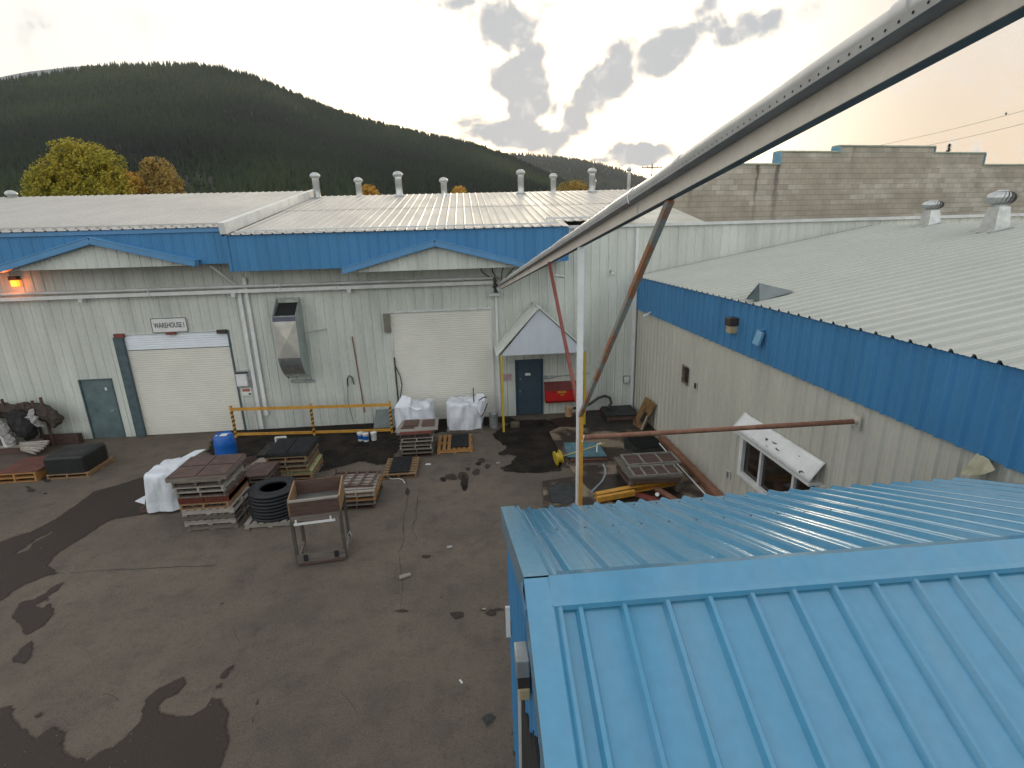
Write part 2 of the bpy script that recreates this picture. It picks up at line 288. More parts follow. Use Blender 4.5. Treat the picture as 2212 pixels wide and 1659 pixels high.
# ------------------------------------------------------------------ mesh helpers
class B:
    def __init__(s): s.v = []; s.f = []; s.sm = []
    def add(s, vs, fs, smooth=False):
        o = len(s.v); s.v += [tuple(float(c) for c in p) for p in vs]
        for f in fs: s.f.append([i+o for i in f]); s.sm.append(smooth)
        return s
    def box(s, x0, x1, y0, y1, z0, z1):
        return s.add([(x0, y0, z0), (x1, y0, z0), (x1, y1, z0), (x0, y1, z0), (x0, y0, z1), (x1, y0, z1), (x1, y1, z1), (x0, y1, z1)],
                     [(0, 3, 2, 1), (4, 5, 6, 7), (0, 1, 5, 4), (1, 2, 6, 5), (2, 3, 7, 6), (3, 0, 4, 7)])
    def bar(s, p0, p1, w, h, up=(0, 0, 1), off=(0, 0)):
        p0, p1 = Vector(p0), Vector(p1); d = (p1-p0).normalized(); up = Vector(up)
        a = d.cross(up)
        if a.length < 1e-4: a = d.cross(Vector((0, 1, 0)))
        a.normalize(); b = a.cross(d).normalized()
        o = a*off[0]+b*off[1]; vs = []
        for p in (p0, p1):
            for i, j in ((-1, -1), (1, -1), (1, 1), (-1, 1)): vs.append(p+o+a*(w/2*i)+b*(h/2*j))
        return s.add(vs, [(3, 2, 1, 0), (4, 5, 6, 7), (0, 1, 5, 4), (1, 2, 6, 5), (2, 3, 7, 6), (3, 0, 4, 7)])
    def tube(s, pts, r, n=12, cap=True):
        pts = [Vector(p) for p in pts]; k = len(pts); rs = r if isinstance(r, (list, tuple)) else [r]*k
        vs = []; prev = None
        for i, p in enumerate(pts):
            d = (pts[min(i+1, k-1)]-pts[max(i-1, 0)]).normalized()
            if prev is None:
                a = d.cross(Vector((0, 0, 1)))
                if a.length < 1e-3: a = d.cross(Vector((0, 1, 0)))
            else: a = prev-d*prev.dot(d)
            a.normalize(); prev = a; b = d.cross(a)
            for j in range(n):
                t = 2*math.pi*j/n; vs.append(p+(a*math.cos(t)+b*math.sin(t))*rs[i])
        fs = [(i*n+j, i*n+(j+1) % n, (i+1)*n+(j+1) % n, (i+1)*n+j) for i in range(k-1) for j in range(n)]
        s.add(vs, fs, True)
        if cap: s.add(vs[:n], [tuple(range(n))[::-1]]); s.add(vs[-n:], [tuple(range(n))])
        return s
    def lathe(s, c, prof, n=20, smooth=True):
        vs = []; k = len(prof)
        for r, z in prof:
            for j in range(n):
                t = 2*math.pi*j/n; vs.append((c[0]+r*math.cos(t), c[1]+r*math.sin(t), c[2]+z))
        s.add(vs, [(i*n+j, i*n+(j+1) % n, (i+1)*n+(j+1) % n, (i+1)*n+j) for i in range(k-1) for j in range(n)], smooth)
        if prof[0][0] > 1e-4: s.add(vs[:n], [tuple(range(n))[::-1]])
        if prof[-1][0] > 1e-4: s.add(vs[-n:], [tuple(range(n))])
        return s
    def prism(s, poly, off):
        n = len(poly); a = [Vector(p) for p in poly]; b = [p+Vector(off) for p in a]
        return s.add(a+b, [tuple(range(n))[::-1], tuple(range(n, 2*n))]+[(i, (i+1) % n, n+(i+1) % n, n+i) for i in range(n)])
    def quad(s, *p): return s.add(p, [tuple(range(len(p)))])
    def rib(s, o, U, V, N_, s0, s1, lo, hi, prof, period, phase=0.0, extra=()):
        """profiled sheet: prof = [(offset, height)...] in one period"""
        lo = lo if callable(lo) else (lambda q, c=lo: c); hi = hi if callable(hi) else (lambda q, c=hi: c)
        o, U, V, N_ = Vector(o), Vector(U), Vector(V), Vector(N_)
        pf = sorted(prof); xs = [q[0] for q in pf]+[pf[0][0]+period]; hs = [q[1] for q in pf]+[pf[0][1]]
        def H(x):
            t = (x-phase-xs[0]) % period+xs[0]
            return float(np.interp(t, xs, hs))
        c = {round(s0, 5), round(s1, 5)}
        for e in extra:
            if s0 < e < s1: c.add(round(e, 5))
        k0 = int(math.floor((s0-phase)/period))-1; k1 = int(math.ceil((s1-phase)/period))+1
        for k in range(k0, k1+1):
            for q, _ in pf:
                x = phase+k*period+q
                if s0 < x < s1: c.add(round(x, 5))
        c = sorted(c); vs = []
        for x in c:
            h = H(x)
            vs.append(o+U*x+V*lo(x)+N_*h); vs.append(o+U*x+V*hi(x)+N_*h)
        return s.add(vs, [(2*i, 2*i+2, 2*i+3, 2*i+1) for i in range(len(c)-1)])
    def cloth(s, cx, cy, z0, w, d, h, seed=0, amp=0.04, taper=1.0, n=64, lv=22, power=5, top=0.04, flare=0.0, fold=0.03):
        vs = []
        def rad(t, hw, hd):
            c, q = math.cos(t), math.sin(t)
            return 1/((abs(c)/hw)**power+(abs(q)/hd)**power)**(1/power)
        for i in range(lv+1):
            f = i/lv; k = 1-(1-taper)*f+flare*max(0, 0.25-f)
            if f > 0.9: k *= 1-0.05*((f-0.9)/0.1)**2
            for j in range(n):
                t = 2*math.pi*j/n; r = rad(t, w/2*k, d/2*k)
                q = Vector((math.cos(t)*r*3, math.sin(t)*r*3, f*h*1.2+seed*7.3))
                r += amp*mnoise.noise(q*1.3)+fold*mnoise.noise(Vector((math.cos(t)*6, math.sin(t)*6, f*h*2.2+seed)))
                zz = z0+f*h+(top*mnoise.noise(Vector((math.cos(t)*2, math.sin(t)*2, seed*3.1))) if f > 0.6 else 0)*(f-.6)*2.5
                vs.append((cx+math.cos(t)*r, cy+math.sin(t)*r, zz))
        fs = [(i*n+j, i*n+(j+1) % n, (i+1)*n+(j+1) % n, (i+1)*n+j) for i in range(lv) for j in range(n)]
        last = [Vector(p) for p in vs[-n:]]; base = lv*n
        for q in (0.8, 0.55, 0.3, 0.08):
            st = len(vs)
            for j in range(n):
                p = last[j]; x = cx+(p.x-cx)*q; y = cy+(p.y-cy)*q
                z = z0+h+(p.z-z0-h)*q+0.012+top*1.1*mnoise.noise(Vector((x*2.5, y*2.5, seed*5.7)))*(1-q*0.7)
                vs.append((x, y, z))
            fs += [(base+j, base+(j+1) % n, st+(j+1) % n, st+j) for j in range(n)]; base = st
        fs.append(tuple(range(base, base+n)))
        return s.add(vs, fs, True)
    def build(s, name, m, parent=None, local=False, bevel=0.0, loc=None):
        me = bpy.data.meshes.new(name)
        off = Vector((0, 0, 0))
        if parent is not None and not local: off = WL.get(parent.name, Vector((0, 0, 0)))
        elif loc is not None: off = Vector(loc)
        me.from_pydata([(p[0]-off.x, p[1]-off.y, p[2]-off.z) for p in s.v], [], s.f)
        me.polygons.foreach_set('use_smooth', s.sm); me.materials.append(m); me.update()
        o = bpy.data.objects.new(name, me); COL.objects.link(o)
        if parent is not None:
            o.parent = parent; WL[o.name] = off.copy()
        elif loc is not None: o.location = loc; WL[o.name] = off.copy()
        else: WL[o.name] = Vector((0, 0, 0))
        if bevel:
            b = o.modifiers.new('bevel', 'BEVEL'); b.width = bevel; b.segments = 2; b.limit_method = 'ANGLE'
        return o
WL = {}
def thing(name, label, cat, loc=(0, 0, 0), group=None, rot=0.0):
    o = bpy.data.objects.new(name, None); COL.objects.link(o); o.location = loc; o.rotation_euler = (0, 0, rot); o.empty_display_size = 0.2
    o['label'] = label; o['category'] = cat
    if group: o['group'] = group
    WL[o.name] = Vector(loc); return o
def tag(o, label, cat, group=None):
    o['label'] = label; o['category'] = cat
    if group: o['group'] = group
    return o
def struct(o, kind='structure'): o['kind'] = kind; return o
def copy_thing(src, loc, rot=0.0, label=None, group=None, mats=None, scale=None):
    r = src.copy(); COL.objects.link(r); r.location = loc; r.rotation_euler = (0, 0, rot)
    if scale: r.scale = scale
    if label: r['label'] = label
    if group: r['group'] = group
    def rec(a, b):
        for ch in list(a.children):
            c = ch.copy(); COL.objects.link(c); c.parent = b
            if mats:
                m = mats.get(ch.name.split('.')[0], mats.get('*'))
                if m: c.material_slots[0].link = 'OBJECT'; c.material_slots[0].material = m
            rec(ch, c)
    rec(src, r)
    return r
def set_mats(root, m):
    for c in root.children_recursive:
        c.material_slots[0].link = 'OBJECT'; c.material_slots[0].material = m

RP = [(0, 0.0), (0.122, 0.0), (0.142, 0.026), (0.163, 0.026), (0.183, 0.0)]       # one high rib per period
def wall_prof(per, h=0.022): return [(0.0, 0.0), (per*.30, 0.0), (per*.33, 0.005), (per*.37, 0.005), (per*.40, 0), (per*.62, 0), (per*.65, .005), (per*.69, .005), (per*.72, 0), (per-.058, 0), (per-.038, h), (per-.020, h)]
def roof_prof(per, h=0.03): return [(0.0, 0.0), (per*.33, 0), (per*.36, .004), (per*.4, 0), (per*.6, 0), (per*.64, .004), (per*.67, 0), (per-.075, 0), (per-.050, h), (per-.025, h)]
def deep_prof(per, h): return [(0.0, 0.0), (per*.25, 0), (per*.28, .006), (per*.33, .006), (per*.36, 0), (per*.52, 0), (per*.55, .006), (per*.60, .006), (per*.63, 0), (per-.085, 0), (per-.058, h), (per-.026, h)]
PER = 0.305
X_, Y_, Z_ = Vector((1, 0, 0)), Vector((0, 1, 0)), Vector((0, 0, 1))

# ------------------------------------------------------------------ ground
b = B(); b.quad((-6000, -800, -0.06), (6000, -800, -0.06), (6000, 9000, -0.06), (-6000, 9000, -0.06)); struct(b.build('ground', mat('valley_grass', (0.05, 0.055, 0.03), 0.9, scale=0.05, var=0.3)))
b = B()
nx, ny = 50, 40
for i in range(nx+1):
    for j in range(ny+1):
        x = -32+i*(48/nx); y = -12+j*(31/ny); b.v.append((x, y, 0.0025*mnoise.noise(Vector((x*.25, y*.25, 0)))-0.0025))
for i in range(nx):
    for j in range(ny):
        a = i*(ny+1)+j; b.f.append([a, a+ny+1, a+ny+2, a+1]); b.sm.append(True)
struct(b.build('asphalt_yard', ASPH))

def subdiv_poly(pts, jag, seed, step=0.12):
    out = []
    for i in range(len(pts)):
        a, c = np.array(pts[i][:2]), np.array(pts[(i+1) % len(pts)][:2]); n = max(1, int(np.linalg.norm(c-a)/step))
        for k in range(n):
            p = a+(c-a)*k/n
            d = jag*mnoise.noise(Vector((p[0]*2.1, p[1]*2.1, seed)))+jag*.7*mnoise.noise(Vector((p[0]*6, p[1]*6, seed+9)))
            e = jag*mnoise.noise(Vector((p[0]*2.1, p[1]*2.1, seed+31)))+jag*.7*mnoise.noise(Vector((p[0]*6, p[1]*6, seed+19)))
            out.append((p[0]+d, p[1]+e))
    return out
def sheet(name, pts, z, m, jag=0.06, seed=1, holes=(), soft=0.12):
    """flat irregular patch on the ground; triangulated"""
    from mathutils.geometry import delaunay_2d_cdt
    outer = subdiv_poly(pts, jag, seed); vs = [Vector(p) for p in outer]; n = len(vs); faces = [list(range(n))]
    hs = []
    for h in holes:
        q = subdiv_poly(h, jag*.6, seed+3); s0 = len(vs); vs += [Vector(p) for p in q]; hs.append((s0, len(q)))
    vs0 = [tuple(v) for v in vs]
    edges = [(i, (i+1) % n) for i in range(n)]
    for s0, k in hs: edges += [(s0+i, s0+(i+1) % k) for i in range(k)]
    E0 = np.array(vs0); lo_, hi_ = E0.min(0), E0.max(0); st_ = max(.05, soft*.6, min(.14, (hi_-lo_).max()/50)); gx, gy = np.meshgrid(np.arange(lo_[0], hi_[0], st_), np.arange(lo_[1], hi_[1], st_))
    G = np.stack([gx.ravel()+rng.uniform(-.3, .3, gx.size)*st_, gy.ravel()+rng.uniform(-.3, .3, gx.size)*st_], 1); dm = np.full(len(G), 9.0)
    for k in range(len(E0)): dm = np.minimum(dm, np.hypot(G[:, 0]-E0[k, 0], G[:, 1]-E0[k, 1]))
    vs += [Vector(p) for p in G[dm > st_*.5]]
    ov, oe, of, _, _, _ = delaunay_2d_cdt(vs, edges, [], 0, 1e-5)
    def inside(p, poly):
        r = False
        for i in range(len(poly)):
            x1, y1 = poly[i]; x2, y2 = poly[i-1]
            if (y1 > p[1]) != (y2 > p[1]) and p[0] < (x2-x1)*(p[1]-y1)/(y2-y1)+x1: r = not r
        return r
    hp = [subdiv_poly(h, jag*.6, seed+3) for h in holes]
    fs = []
    for f in of:
        c = sum((ov[i] for i in f), Vector((0, 0)))/len(f)
        if inside(c, outer) and not any(inside(c, h) for h in hp): fs.append(tuple(f))
    b = B(); b.add([(p.x, p.y, z) for p in ov], fs)
    o = struct(b.build(name, m))
    P = np.array([(p.x, p.y) for p in ov]); E = np.array(vs0); dd = np.full(len(P), 9.0)
    for k in range(len(E)): dd = np.minimum(dd, np.hypot(P[:, 0]-E[k, 0], P[:, 1]-E[k, 1]))
    a = o.data.attributes.new('inset', 'FLOAT', 'POINT'); a.data.foreach_set('value', np.clip(dd/soft, 0, 1).astype(np.float32))
    return o
def VG(l, z=0.0): return [tuple(gz(u, v, z)[:2]) for u, v in l]
c0 = (0, 1250, 1.7015); c4 = (900, 900, 5.53); c6 = (1300, 950, 4.424)
def soften(m, lo=.0, hi=.60, k=.8, sc=9):
    N = m.node_tree.nodes; L = m.node_tree.links; out = N['Material Output']; p = N['Principled BSDF']
    a = N.new('ShaderNodeAttribute'); a.attribute_name = 'inset'; g = N.new('ShaderNodeNewGeometry'); nz = N.new('ShaderNodeTexNoise'); nz.inputs['Scale'].default_value = sc; nz.inputs['Detail'].default_value = 5; L.new(g.outputs['Position'], nz.inputs['Vector'])
    q = N.new('ShaderNodeMath'); q.operation = 'MULTIPLY_ADD'; L.new(nz.outputs['Fac'], q.inputs[0]); q.inputs[1].default_value = k; L.new(a.outputs['Fac'], q.inputs[2])
    r_ = N.new('ShaderNodeMapRange'); r_.interpolation_type = 'SMOOTHSTEP'; L.new(q.outputs[0], r_.inputs[0]); r_.inputs[1].default_value = lo+k*.5; r_.inputs[2].default_value = hi+k*.5
    L.new(r_.outputs[0], p.inputs['Alpha'])
for m_ in (WET, SOIL, PATCH): soften(m_)
sheet('wet_patch', VG([(-60, 1200), (0, 1170), (60, 1150), (110, 1128), (170, 1085), (200, 1062), (260, 1045), (310, 1030), (360, 1020), (395, 1060), (345, 1100), (310, 1112), (240, 1125), (200, 1150), (150, 1180), (115, 1208), (104, 1222), (120, 1235), (150, 1240), (100, 1246), (60, 1262), (30, 1278), (0, 1300), (-60, 1330)]), .007, WET, .05, 1, soft=.14,
      holes=[VG([(38, 1195), (75, 1170), (112, 1150), (80, 1165), (60, 1188)])])
sheet('wet_patch', VG([(22, 1335), (40, 1300), (75, 1292), (98, 1280), (118, 1265), (142, 1256), (132, 1272), (105, 1290), (120, 1312), (118, 1330), (95, 1352), (60, 1372), (45, 1367), (40, 1348)]), .007, WET, .03, 2,
      holes=[VG([(80, 1308), (95, 1300), (104, 1303), (92, 1312)])])
sheet('wet_patch', VG([(22, 1425), (50, 1395), (70, 1381), (77, 1392), (70, 1420), (50, 1438), (30, 1435)]), .007, WET, .02, 3)
sheet('wet_patch', VG([bc(c0, *q) for q in [(-300, 780), (0, 810), (60, 805), (130, 830), (180, 825), (210, 870), (285, 910), (265, 960), (270, 990), (360, 1030), (400, 1000), (470, 970), (520, 930), (580, 870), (585, 820), (600, 780), (660, 730), (720, 700), (770, 680), (782, 710), (740, 760), (690, 780), (670, 800), (680, 830), (740, 842), (800, 840), (850, 810), (880, 770), (905, 690), (940, 650), (980, 630), (970, 660), (930, 700), (920, 770), (960, 830), (950, 900), (960, 940), (940, 1000), (920, 1063), (900, 1500), (-400, 1500)]]), .007, WET, .012, 4,
      holes=[VG([bc(c0, *q) for q in [(60, 840), (110, 832), (150, 870), (182, 910), (150, 932), (105, 892)]])])
sheet('wet_patch', VG([(1080, 925), (1110, 908), (1180, 905), (1215, 925), (1215, 1020), (1130, 1024), (1088, 1020), (1078, 1010), (1100, 1002), (1112, 985), (1078, 980), (1092, 966), (1068, 948), (1060, 938)]), .007, SOIL, .05, 5, soft=.16)
for k, (u, v, w, h) in enumerate([(958, 1036, 9, 5), (974, 1031, 16, 7), (1000, 1030, 14, 10), (1003, 1045, 9, 16), (1010, 1014, 7, 4), (1029, 1020, 9, 8), (1034, 1002, 7, 5), (1012, 1005, 4, 2), (1053, 1008, 8, 5), (1086, 980, 10, 6), (1040, 995, 8, 6), (68, 1060, 12, 4), (98, 1066, 6, 3), (60, 1053, 7, 3), (100, 1036, 10, 6),
                                  (880, 1062, 6, 9), (1062, 1325, 14, 8), (1075, 1318, 16, 5), (1045, 1318, 10, 4), (920, 1203, 14, 5), (955, 1290, 8, 3), (545, 1640, 12, 5), (548, 1560, 4, 20), (556, 1520, 5, 14), (500, 1470, 12, 4), (990, 1330, 20, 8), (870, 1320, 16, 5), (480, 1305, 7, 3), (206, 1600, 7, 3)]):
    pts = []
    for i in range(10):
        t = 2*math.pi*i/10; q = 1+0.45*mnoise.noise(Vector((math.cos(t)*1.5, math.sin(t)*1.5, k*3.3))); pts.append((u+w*q*math.cos(t), v+h*q*math.sin(t)))
    sheet('oil_stain', VG(pts), .008+.0001*k, WET if k > 14 else SOIL if k % 3 == 0 else WET, .02, 20+k, soft=.07)
sheet('dirt_strip', VG([(440, 978), (455, 945), (480, 930), (560, 923), (700, 916), (850, 906), (1000, 902), (1112, 899), (1118, 912), (1060, 918), (960, 935), (880, 950), (862, 975), (845, 1000), (815, 1008), (775, 1000), (735, 1012), (640, 1030), (560, 1020), (500, 1005)]), .006, SOIL, .10, 6, soft=.28)
sheet('repair_patch', VG([(1040, 1545), (1062, 1535), (1075, 1548), (1068, 1568), (1052, 1572), (1038, 1555)]), .009, PATCH, .01, 8)
sheet('repair_patch', VG([(1100, 1590), (1112, 1575), (1116, 1640), (1104, 1632)]), .009, PATCH, .01, 9)
def crack(pts, w, seed):
    P = [Vector((*gz(u, v)[:2], 0.010)) for u, v in pts]; Q = []
    for i in range(len(P)-1):
        n = max(2, int((P[i+1]-P[i]).length/0.06))
        for k in range(n):
            p = P[i].lerp(P[i+1], k/n); p.x += .05*mnoise.noise(p*3+Vector((seed, 0, 0))); p.y += .05*mnoise.noise(p*3+Vector((0, seed, 0))); Q.append(p)
    b = B(); vs = []
    for i, p in enumerate(Q):
        d = (Q[min(i+1, len(Q)-1)]-Q[max(i-1, 0)]).normalized(); a = Vector((-d.y, d.x, 0)); ww = w*(0.35+abs(mnoise.noise(p*5)))
        vs += [p+a*ww, p-a*ww]
    b.add(vs, [(2*i, 2*i+1, 2*i+3, 2*i+2) for i in range(len(Q)-1)]); struct(b.build('ground_crack', SCRAP))
crack([(872, 1030), (885, 1060), (878, 1090), (870, 1130), (874, 1160), (862, 1200)], .007, 1)
crack([(905, 1070), (893, 1150), (905, 1170)], .006, 2)
crack([(150, 1238), (220, 1233), (360, 1226), (470, 1222), (430, 1224)], .009, 3)
crack([(540, 1150), (548, 1120), (580, 1100)], .012, 4)
crack([(862, 1200), (868, 1260), (860, 1330)], .004, 5)
crack([(1000, 1168), (1020, 1178), (1050, 1160), (1075, 1120)], .004, 6)
rs_ = random.Random(21)
for k in range(16):
    u, v = rs_.uniform(60, 1050), rs_.uniform(1180, 1640); ang_ = rs_.uniform(-1.2, 1.2); L_ = rs_.uniform(20, 70)
    crack([(u, v), (u+L_*.5*math.cos(ang_)+rs_.uniform(-6, 6), v+L_*.5*math.sin(ang_)), (u+L_*math.cos(ang_), v+L_*math.sin(ang_)+rs_.uniform(-8, 8))], rs_.uniform(.002, .005), 30+k)
# raised, oil-stained concrete slab in the corner
poly = [(2.50, 16.1), (2.52, 15.0), (2.60, 13.8), (2.70, 12.75), (1.75, 12.55), (1.60, 11.3), (1.55, 9.2), (5.99, 9.2), (5.99, 18.0), (4.2, 18.0), (3.6, 17.1)]
b = B(); b.prism([(x, y, -0.02) for x, y in poly][::1], (0, 0, 0.075)); struct(b.build('concrete_slab', SLAB))
sheet('wet_patch', [(4.75, 15.3), (5.75, 15.5), (5.9, 14.2), (5.7, 13.75), (4.9, 13.7), (4.55, 14.3)], .060, mat('black_sump_water', (0.006, 0.008, 0.007), 0.4, var=0.2, spec=.25), .05, 12)
sheet('oil_stain', [(2.7, 12.5), (3.4, 12.6), (4.8, 13.0), (5.2, 12.4), (5.1, 10.9), (4.2, 10.2), (3.0, 10.4), (3.3, 11.3), (2.9, 11.8)], .059, mat('oil_brown', (0.03, 0.018, 0.011), 0.45, var=0.3, scale=3), .09, 13)
sheet('oil_stain', [(2.6, 17.3), (3.8, 17.5), (5.0, 17.7), (5.6, 16.9), (5.4, 16.0), (4.6, 15.7), (3.6, 16.3), (2.9, 16.5)], .0592, mat('oil_dark', (0.022, 0.016, 0.012), 0.5, var=0.3, scale=3), .09, 14)
sheet('oil_stain', [(1.8, 12.3), (2.5, 12.4), (2.6, 11.6), (2.2, 11.2), (1.75, 11.3)], .0594, PATCH, .06, 15)

# ------------------------------------------------------------------ warehouse buildings
D = 18.05; YF = 17.0; YL = 17.05
PW = wall_prof(PER); PR = roof_prof(PER)
TP = math.tan(R(9.5))
def wallpieces(bb, x0, x1, z0, z1, holes, y=D, ph=0.0):
    """ribbed wall facing -Y with rectangular openings"""
    xs = sorted({x0, x1, *[h[0] for h in holes], *[h[1] for h in holes]})
    for a, c in zip(xs[:-1], xs[1:]):
        segs = [(z0, z1)]
        for h in holes:
            if h[0] <= a+1e-6 and h[1] >= c-1e-6:
                ns = []
                for (s, e) in segs:
                    if h[2] > s: ns.append((s, min(e, h[2])))
                    if h[3] < e: ns.append((max(s, h[3]), e))
                segs = [q for q in ns if q[1]-q[0] > 1e-4]
        for (s, e) in segs: bb.rib((0, y, 0), X_, Z_, -Y_, a, c, s, e, PW, PER, ph)

def roller_door(par, x0, x1, z1, ztop_panel=None, depth=0.03):
    root_y = D+depth
    dz = 0.075; n = int(z1/dz); b = B(); prev = None; rows = []
    for i in range(n+1):
        z = z1*i/n; rows.append(z)
    def slab(zs, m, nm):
        b = B(); vs = []; 
        for z in zs:
            vs += [(x0, root_y, z), (x1, root_y, z)]
            vs += [(x0, root_y-0.014, z+0.018), (x1, root_y-0.014, z+0.018), (x0, root_y-0.014, z+z1/n-0.014), (x1, root_y-0.014, z+z1/n-0.014)]
        k = len(vs)//2
        b.add(vs, [(2*i, 2*i+1, 2*i+3, 2*i+2) for i in range(k-1)]); return b.build(nm, m, par)
    if ztop_panel:
        o = slab([z for z in rows[:-1] if z < ztop_panel], DOORW, 'roller_door'); slab([z for z in rows[:-1] if z >= ztop_panel], DOORU, 'door_panel')['label'] = 'bluish white top section of the roller door'
    else: o = slab(rows[:-1], DOORW, 'roller_door')
    return o

# left warehouse ------------------------------------------------------------
XW = -7.28
wl = thing('warehouse_building', 'long pale steel warehouse at the left with the numbered sign, blue fascia and metal roof', 'warehouse', (XW, D, 0))
b = B(); wallpieces(b, -32, XW, -0.05, 6.5, [(-13.14, -12.15, -0.05, 2.08), (-11.50, -8.10, -0.05, 3.56)]); b.build('wall', WALL, wl)
b = B(); b.box(-13.14, -12.15, D+.02, D+.07, 0.0, 2.08); d = b.build('door', TEAL, wl)
b = B(); b.tube([(-12.27, D+.02, .98), (-12.27, D-.05, .98), (-12.36, D-.05, .98)], .014, 8); b.build('handle', GALB, d)
b = B(); b.box(-12.42, -12.36, D+.005, D+.018, 1.70, 1.80); b.build('notice', WHITE, d)
b = B(); b.box(-13.18, -13.14, D-.03, D+.1, 0, 2.12); b.box(-12.15, -12.11, D-.03, D+.1, 0, 2.12); b.box(-13.14, -12.15, D-.03, D+.1, 2.08, 2.12); b.build('door_frame', JAMB, wl)
b = B(); b.box(-11.50, -8.10, D+.3, D+.34, 0, 3.6); b.build('door_backing', DARK, wl)
roller_door(wl, -11.44, -8.12, 3.56, ztop_panel=2.98)
b = B(); b.box(-11.72, -11.42, D-.10, D+.02, 0.0, 3.50); b.build('jamb', JAMB, wl, bevel=.01)
b = B(); b.box(-8.11, -8.05, D-.03, D+.1, 0, 3.6); b.build('door_frame', JAMB, wl)
b = B(); b.box(-11.50, -8.10, D-.02, D+.1, 3.56, 3.61); b.build('lintel', ALU, wl)
for x, m in ((-11.62, REDB), (-8.36, BRNP), (-9.98, REDB)):
    b = B(); b.box(x-.04, x+.26, D-.12, D-.002, 3.50 if m is not REDB or x < -11 else 3.53, 3.62); b.build('bracket', m, wl)
# fascia
b = B(); b.rib((0, YL, 0), X_, Z_, -Y_, -32, XW-.02, 5.80, 6.74, PW, PER, 0.1); b.build('fascia', BLUE, wl)
b = B(); b.box(-32, XW, YL-.05, YL+.06, 6.74, 6.86); b.build('gutter', BLUET, wl)
b = B(); b.box(XW-.02, XW+.10, YL-.06, D, 5.80, 6.60); b.build('corner_trim', BLUE, wl)
b = B(); b.box(-32, XW, YL+.01, D, 5.83, 5.85); b.build('soffit', mat('soffit_tan', (0.20, 0.175, 0.13), 0.8), wl)
RL = 11.2
zr0 = 6.87
b = B(); b.rib((0, YL-.10, zr0), X_, Vector((0, 1, TP)), Vector((0, -TP, 1)).normalized(), -34, XW+.02, 0, RL, PR, PER, .05)
roofl = b.build('roof', GALV, wl)
b = B()
for x0 in (-32,): b.box(x0, XW-.1, YL+.24, YL+.29, zr0+.36*TP+.03, zr0+.36*TP+.075)
b.build('snow_guard', GALV, roofl)
b = B(); b.bar((XW+.06, YL-.12, zr0-.10), (XW+.06, YL-.1+RL, zr0-.10+RL*TP), .18, .33, off=(0, .05)); b.build('rake_flashing', ALU, wl)
b = B(); b.prism([(-34, YL-.1+RL, zr0+RL*TP), (-34, YL+22, zr0), (-34, YL+22, 0), (-34, D+.4, 0), (-34, D+.4, 6.6)], (26.7, 0, 0)); b.build('rear_wall', CREAM, wl)
# gable canopy over a door
def gable(par, xa, xb, zb, xm, zm, y, dz_tail=0.05):
    b = B(); b.rib((0, y, 0), X_, Z_, -Y_, xa+.25, xb-.25, zb, lambda q: zb+max(0.0, (zm-zb-.06)*(1-abs(q-xm)/max(xm-xa, xb-xm) if False else (zm-zb-.06)/(zm-zb-.06)-abs(q-xm)/((xm-xa) if q < xm else (xb-xm)))), PW, PER, .07, extra=(xm,)); g = b.build('gable_panel', WALL, par)
    b = B()
    for (p, q) in (((xa, zb+dz_tail), (xm, zm)), ((xb, zb+dz_tail), (xm, zm))):
        b.bar((p[0], y-.12, p[1]), (q[0], y-.12, q[1]), .26, .17, up=(0, 0, 1))
        b.bar((p[0], y-.03, p[1]+.10), (q[0], y-.03, q[1]+.10), .46, .03, up=(0, 0, 1))
    b.build('gable_trim', BLUET, par, bevel=.008)
gable(wl, -13.56, -8.05, 5.78, -10.85, 6.56, 16.88)
b = B(); b.tube([(-7.95, YF+.35, 5.76), (-7.55, D-.12, 5.1)], .05, 10); b.build('spout', WHITE, wl)

# centre warehouse -----------------------------------------------------------
wc = thing('warehouse_building', 'middle pale steel warehouse with the second roller door, blue fascia and zinc roof vents', 'warehouse', (0, D, 0))
WHOLES = [(-2.66, 0.77, -0.05, 3.95), (1.60, 2.54, -0.05, 2.06)]
b = B(); wallpieces(b, XW, 5.99, -0.05, 6.66, WHOLES, ph=.06); wallpieces(b, 5.99, 30, 3.6, 6.60, [], ph=.06); b.build('wall', WALL, wc)
roller_door(wc, -2.66, 0.77, 3.95)
b = B(); b.box(-2.7, .8, D+.3, D+.34, 0, 4.0); b.build('door_backing', DARK, wc)
b = B(); b.box(-2.72, .80, D-.04, D+.1, 3.95, 4.01); b.box(-2.70, -2.66, D-.03, D+.1, 2.6, 3.95); b.box(.77, .81, D-.03, D+.1, 0, 3.95); b.build('door_frame', ALU, wc)
b = B(); b.box(-2.90, -2.68, D-.12, D, 3.30, 3.94); b.build('jamb_cover', mat('tan_cover', (0.20, 0.19, 0.15), 0.7), wc)
b = B(); b.tube([(-2.64, D-.03, 2.05), (-2.52, D-.05, 1.75), (-2.48, D-.05, 1.4), (-2.56, D-.05, 1.0), (-2.60, D-.04, .55)], .018, 6); b.tube([(-2.66, D-.03, 2.4), (-2.66, D-.03, .5)], .022, 6); b.build('bent_guide', CHARC, wc)
b = B(); b.box(1.62, 2.52, D+.01, D+.06, 0.02, 2.05); d = b.build('door', SLATE, wc)
b = B(); b.tube([(1.74, D+.01, .92), (1.74, D-.05, .92)], .035, 10); b.build('knob', GALB, d); b = B(); b.tube([(1.75, D+.01, 1.38), (1.75, D-.02, 1.38)], .028, 10); b.build('lock', GALB, d)
b = B(); b.box(1.93, 2.12, D-.004, D+.008, 1.50, 1.59); b.build('nameplate', WHITE, d)
b = B(); b.box(1.56, 1.61, D-.03, D+.08, 0, 2.1); b.box(2.53, 2.58, D-.03, D+.08, 0, 2.1); b.box(1.61, 2.53, D-.03, D+.08, 2.06, 2.1); b.build('door_frame', SLATE, wc)
